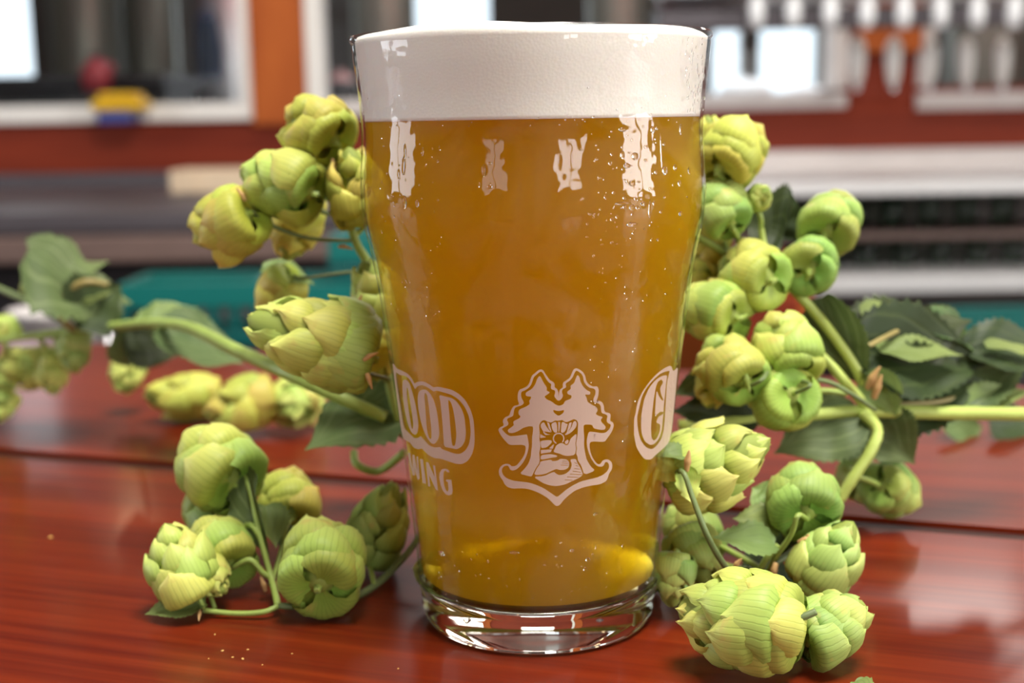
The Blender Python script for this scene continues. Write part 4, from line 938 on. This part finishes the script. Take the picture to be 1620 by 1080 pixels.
leaf(s3, P(200, 525, .19), P(290, 560, .2), .026, (.1, -.9, .4), .06, .2, 'leaf_dark', 14)

# ---------- right bine with leaves
s4 = tag(empty('hop_bine', P(1370, 645, .06)), 'thick pale hop bine with broad dark leaves at right of the glass', 'hop bine')
Yb = .062
node = P(1372, 645, Yb)
tube('bine', [P(1075, 672, .05), P(1200, 664, .055), P(1300, 654, .06), P(1372, 650, Yb), P(1500, 653, .066), P(1640, 655, .07), P(1760, 657, .074)], [.0016, .0019, .0019, .0021, .0022, .0022, .0022], M['bine'], s4, 10)
tube('bine', [node, P(1340, 608, .058), P(1312, 575, .058), P(1280, 545, .055), P(1262, 525, .054)], [.0017, .0016, .0015, .0014, .0013], M['bine'], s4)
tube('bine', [node, P(1362, 600, .062), P(1340, 560, .062), P(1290, 495, .062), P(1230, 432, .062), P(1212, 400, .063), P(1204, 362, .064)], [.0017, .0016, .0016, .0016, .0013, .0011, .0010], M['bine'], s4)
tube('bine', [P(1222, 428, .062), P(1165, 410, .066), P(1122, 385, .068), P(1095, 372, .068)], .0010, M['stem'], s4)
tube('bine', [P(1365, 652, .058), P(1388, 680, .055), P(1378, 712, .052), P(1350, 755, .05), P(1328, 790, .05)], [.0019, .0017, .0018, .0017, .0017], M['bine'], s4)
tube('stalk', [P(1385, 648, .05), P(1350, 625, .045), P(1310, 604, .042), P(1260, 598, .042), P(1235, 590, .043)], .0007, M['stem_dark'], s4)
tube('stalk', [P(1340, 622, .055), P(1300, 618, .052), P(1260, 625, .05)], .0009, M['stem'], s4)
stems = []
for (x, y, wd, tip, Y, ln, mk, sd, op, anchor) in (
    (1165, 234, 108, (.5, .5, -.5), .065, 1., 'bract_yellow', 41, .1, (1150, 300, .066)), (1122, 222, 66, (-.1, .9, .1), .072, 1.1, 'bract_yellow', 42, 0, (1140, 300, .067)),
    (1136, 322, 88, (-.3, .6, -.55), .06, 1., 'bract_green', 43, .2, (1165, 400, .066)), (1203, 312, 44, (.3, .3, .7), .06, 1., 'bract_green', 44, 0, (1204, 362, .064)), (1120, 400, 70, (-.2, -.7, .2), .075, 1., 'bract_yellow', 45, 0, (1150, 405, .067)),
    (1316, 346, 100, (.35, .35, -.75), .07, 1., 'bract_green', 46, 0, (1265, 470, .062)), (1282, 417, 94, (.2, .1, -.8), .065, 1., 'bract_green', 47, .2, (1255, 455, .062)),
    (1184, 432, 104, (-.4, .1, -.75), .055, 1., 'bract_fresh', 48, .2, (1222, 425, .062)), (1122, 490, 104, (-.5, .1, -.6), .05, 1., 'bract_fresh', 49, .15, (1200, 480, .06)), (1110, 445, 74, (-.3, .5, .1), .07, 1., 'bract_yellow', 50, 0, (1160, 412, .066)),
    (1152, 574, 104, (-.35, .4, -.7), .035, 1., 'bract_fresh', 51, .1, (1222, 571, .04)), (1240, 542, 106, (-.15, .65, -.55), .042, 1., 'bract_fresh', 52, .1, (1262, 525, .054)), (1232, 632, 104, (-.2, -.3, -.75), .038, 1., 'bract_fresh', 53, .15, (1250, 596, .042)),
    (1130, 610, 70, (-.3, -.9, .1), .045, 1., 'bract_yellow', 54, 0, (1222, 580, .043)),
    (1412, 776, 86, (.5, -.3, -.55), .085, 1., 'bract_green', 55, .1, (1352, 752, .052)), (1362, 765, 70, (.2, -.3, .5), .09, 1., 'bract_green', 56, 0, (1350, 752, .052))):
    j = cone(s4, x, y, wd, tip, Y, ln, mk, sd, op)
    a = P(*anchor)
    if sd in (51, 53): tube('stalk', [j, j+Vector((.003, -.004, .003)), a], .0006, M['stem_dark'], s4)
    else: tube('stalk', [j, (j+a)/2+Vector((.001, -.001, .0)), a], .0008, M['stem'], s4)
s6 = tag(empty('hop_sprig', T(850, 880)), 'hop sprig hidden behind the pint glass, seen only through its base', 'hop sprig')
for (x, y, wd, tip, Y, mk, sd) in ((690, 905, 74, (-.4, .3, .5), .075, 'bract_green', 57), (1010, 880, 74, (.3, .2, .6), .07, 'bract_fresh', 60),
                                   (740, 560, 90, (-.3, .6, .4), .085, 'bract_yellow', 71), (900, 540, 90, (.2, .6, .4), .09, 'bract_green', 72)):
    j = cone(s6, x, y, wd, tip, Y, 1., mk, sd)
    a = P(x+15, 700, .066); tube('stalk', [j, (j+a)/2+Vector((.001, .002, 0)), a], .0008, M['stem'], s6)
tube('bine', [P(1060, 690, .062), P(960, 695, .066), P(850, 705, .068), P(740, 700, .066), P(655, 690, .062)], .0015, M['bine'], s6, 10)
leaf(s6, P(820, 705, .062), P(850, 480, .085), .05, (.1, -.95, .1), .02, .2, 'leaf_dark')
stipule(s4, P(1228, 572, .035), (-.4, -.3, -.6), .005); stipule(s4, P(1228, 566, .035), (.4, -.3, .5), .005); stipule(s4, P(1176, 588, .025), (.3, -.2, -1), .006, 'stem')
stipule(s4, P(1372, 615, .055), (.25, -.2, .6), .008); stipule(s4, P(1382, 630, .055), (.15, -.2, .7), .008); stipule(s4, P(1250, 600, .04), (0, -.2, -1), .004)
lf = [((1345, 560, .068), (1565, 575, .080), .034, (-.1, -.8, .5), .03, .5, 'leaf_dark'), ((1350, 545, .070), (1545, 500, .080), .034, (0, -.75, .5), .06, -.35, 'leaf_dark'),
      ((1362, 494, .078), (1456, 502, .080), .011, (.1, -.5, .8), .05, .3, 'leaf_pale'), ((1392, 556, .066), (1530, 552, .072), .013, (0, -.45, .9), .08, .3, 'leaf_pale'),
      ((1375, 625, .070), (1560, 600, .078), .030, (.1, -.9, .25), .03, .4, 'leaf_dark'), ((1470, 628, .078), (1640, 552, .088), .026, (-.1, -.8, .5), .06, .5, 'leaf'), ((1455, 500, .080), (1580, 560, .086), .014, (.2, -.6, .7), .12, .4, 'leaf'),
      ((1530, 560, .080), (1680, 550, .088), .022, (.1, -.6, .7), .1, .45, 'leaf_dark'), ((1560, 548, .078), (1650, 552, .08), .008, (0, -.4, .9), .1, .3, 'leaf_pale'), ((1440, 625, .074), (1600, 632, .082), .016, (0, -.9, .3), .05, .3, 'leaf_dark'),
      ((1500, 648, .072), (1640, 612, .078), .012, (0, -.6, .7), .05, .35, 'leaf_pale'), ((1300, 470, .066), (1375, 620, .064), .020, (-.6, -.8, .1), .02, .5, 'leaf'),
      ((1360, 660, .06), (1225, 712, .055), .024, (.1, -.7, .6), .1, .25, 'leaf'), ((1340, 660, .066), (1290, 730, .06), .022, (.4, -.8, .4), .1, .25, 'leaf'), ((1385, 660, .066), (1448, 735, .06), .020, (-.4, -.8, .3), .02, .4, 'leaf'),
      ((1380, 585, .06), (1420, 660, .06), .014, (-.5, -.8, .2), .02, .4, 'leaf_pale'),
      ((1180, 600, .055), (1062, 620, .05), .020, (.2, -.5, .85), .05, .25, 'leaf'), ((1200, 650, .055), (1060, 650, .05), .016, (0, -.9, .3), .02, .2, 'leaf_dark'), ((1240, 370, .075), (1180, 350, .075), .030, (0, -.9, .3), .1, .2, 'leaf_dark'), ((1215, 365, .08), (1255, 300, .08), .022, (.4, -.8, .3), .1, .2, 'leaf_dark'),
      ((1215, 440, .055), (1222, 488, .052), .010, (.3, -.8, .3), .05, .5, 'leaf'), ((1285, 600, .05), (1230, 560, .05), .02, (.2, -.8, .4), .05, .2, 'leaf'), ((1490, 672, .18), (1560, 674, .19), .018, (0, -.8, .5), .05, .2, 'leaf'), ((1565, 672, .18), (1660, 674, .19), .020, (0, -.8, .4), .05, .2, 'leaf_dark')]
for (a, b, wd, n, cu_, fo, mk) in lf: leaf(s4, P(*a), P(*b), wd, n, cu_, fo, mk)
tube('stalk', [P(1372, 548, .06), P(1410, 528, .07), P(1440, 515, .08), P(1470, 505, .085)], .0008, M['curl'], s4)
tube('stalk', [P(1400, 640, .065), P(1480, 636, .07), P(1540, 620, .078), P(1600, 600, .085)], .0009, M['curl'], s4)

# ---------- front right sprig
s5 = tag(empty('hop_sprig', T(1250, 985)), 'sharp green hop sprig on the table at front right of the glass', 'hop sprig')
st = []
st.append(cone(s5, 1138, 730, 138, (.82, .38, .1), .0, 1.15, 'bract_fresh', 61, .15, dense=1))
st.append(cone(s5, 1268, 778, 118, (.05, .35, -.85), .015, .95, 'bract_green', 62, .05))
st.append(cone(s5, 1314, 878, 104, (.45, .75, .05), .02, 1.15, 'bract_green', 63, .1))
st.append(cone(s5, 1162, 978, 166, (-.82, .02, -.42), -.03, 1.05, 'bract_fresh', 68, .18, dense=1))
st.append(cone(s5, 1320, 985, 112, (.7, .25, -.35), .005, 1.05, 'bract_green', 65, .1))
st.append(cone(s5, 1090, 828, 92, (-.2, .5, -.5), .035, 1., 'bract_green', 66))
st.append(cone(s5, 1100, 885, 86, (.2, -.5, .4), .03, 1., 'bract_green', 67))
st.append(cone(s5, 1066, 918, 70, (-.1, -.8, .3), .025, 1.1, 'bract_green', 68))
n5 = P(1215, 905, .01)
tube('stalk', [st[0], P(1078, 745, -.012), P(1095, 785, -.016), P(1118, 845, -.018), P(1142, 888, -.012), P(1160, 905, -.004), P(1195, 910, .006), n5], [.0006, .0007, .0007, .0008, .0008, .0008, .0008, .0008], M['stem_dark'], s5)
tube('stalk', [st[1], P(1262, 815, -.002), P(1252, 845, .0), P(1228, 880, .004), n5], [.0006, .0007, .0007, .0008, .0008], M['stem'], s5)
tube('stalk', [P(1232, 862, .004), P(1214, 882, .004), P(1200, 905, .006)], [.0009, .0009, .0009], M['stem'], s5)
tube('stalk', [P(1280, 850, .02), P(1250, 875, .016), P(1210, 900, .01), P(1190, 915, .012)], .0009, M['stem_dark'], s5)
tube('stalk', [st[2], P(1265, 932, .01), P(1235, 945, .01), n5], .0008, M['stem'], s5)
tube('stalk', [st[3]+Vector((-.004, -.001, 0)), P(1236, 986, -.052), P(1264, 978, -.054), P(1291, 967, -.054)], [.0011, .0010, .0009, .0008], M['stem_dark'], s5)
tube('stalk', [st[4], P(1285, 985, -.005), P(1270, 970, -.002), P(1240, 940, .006), n5], .0007, M['stem_dark'], s5)
tube('stalk', [st[5], P(1130, 860, .03), n5], .0008, M['stem'], s5)
tube('stalk', [st[6], P(1140, 890, .025), n5], .0008, M['stem'], s5)
tube('stalk', [st[7], P(1120, 910, .022), n5], .0008, M['stem'], s5)
leaf(s5, P(1226, 862, .0), P(1128, 846, -.004), .0125, (-.15, -.55, .85), .05, .3, 'leaf_pale', 9, label='small toothed leaf, light grey-green')
leaf(s5, P(1232, 830, .012), P(1160, 818, .01), .012, (.1, -.7, .7), .05, .3, 'leaf_pale', 9)
leaf(s5, P(1215, 790, .02), P(1190, 770, .022), .012, (.3, -.8, .3), .05, .3, 'leaf_pale', 9)
leaf(s5, P(1085, 722, -.008), P(1026, 716, -.010), .0085, (.0, -.35, .95), .12, .5, 'leaf_pale', 10)
leaf(s5, P(1272, 835, .012), P(1290, 880, .014), .011, (-.5, -.7, .4), .05, .3, 'leaf_dark', 9)
leaf(s5, P(1240, 890, .02), P(1180, 860, .03), .026, (0, -.8, .5), .05, .2, 'leaf_dark', 9)
leaf(s5, P(1215, 940, .012), P(1275, 905, .02), .018, (0, -.8, .5), .05, .2, 'leaf_dark', 9)
leaf(s5, P(1290, 990, -.012), P(1303, 1056, -.016), .011, (-.2, -.9, .2), .0, .35, 'bract_green', 3, 'loose_bract')
leaf(s5, P(1288, 995, -.010), P(1262, 1010, -.014), .008, (-.2, -.8, .5), .0, .35, 'bract_green', 3, 'loose_bract')
leaf(s5, P(1080, 740, -.010), P(1098, 800, -.012), .0075, (.2, -.9, .2), .0, .35, 'bract_fresh', 3, 'loose_bract')
leaf(s5, P(1070, 735, -.008), P(1036, 760, -.008), .008, (-.2, -.8, .5), .0, .35, 'bract_yellow', 3, 'loose_bract')
for (x, y, Y, d, L_) in ((1086, 745, -.012, (.1, -.2, 1), .0058), (1160, 900, -.008, (.3, -.2, .5), .004), (1228, 890, .002, (-.25, -.1, -1), .0065), (1262, 858, .0, (1, -.2, .3), .005), (1250, 985, -.03, (.8, -.2, .5), .007), (1278, 845, .0, (.1, -.3, -1), .004)):
    stipule(s5, P(x, y, Y), d, L_)
tag(leaf(None, T(1352, 1078, .001), T(1385, 1092, .001), .006, (0, -.3, 1), .0, .3, 'leaf_pale', 4, 'leaf_scrap'), 'tiny green leaf scrap on the table at the bottom edge', 'leaf scrap')
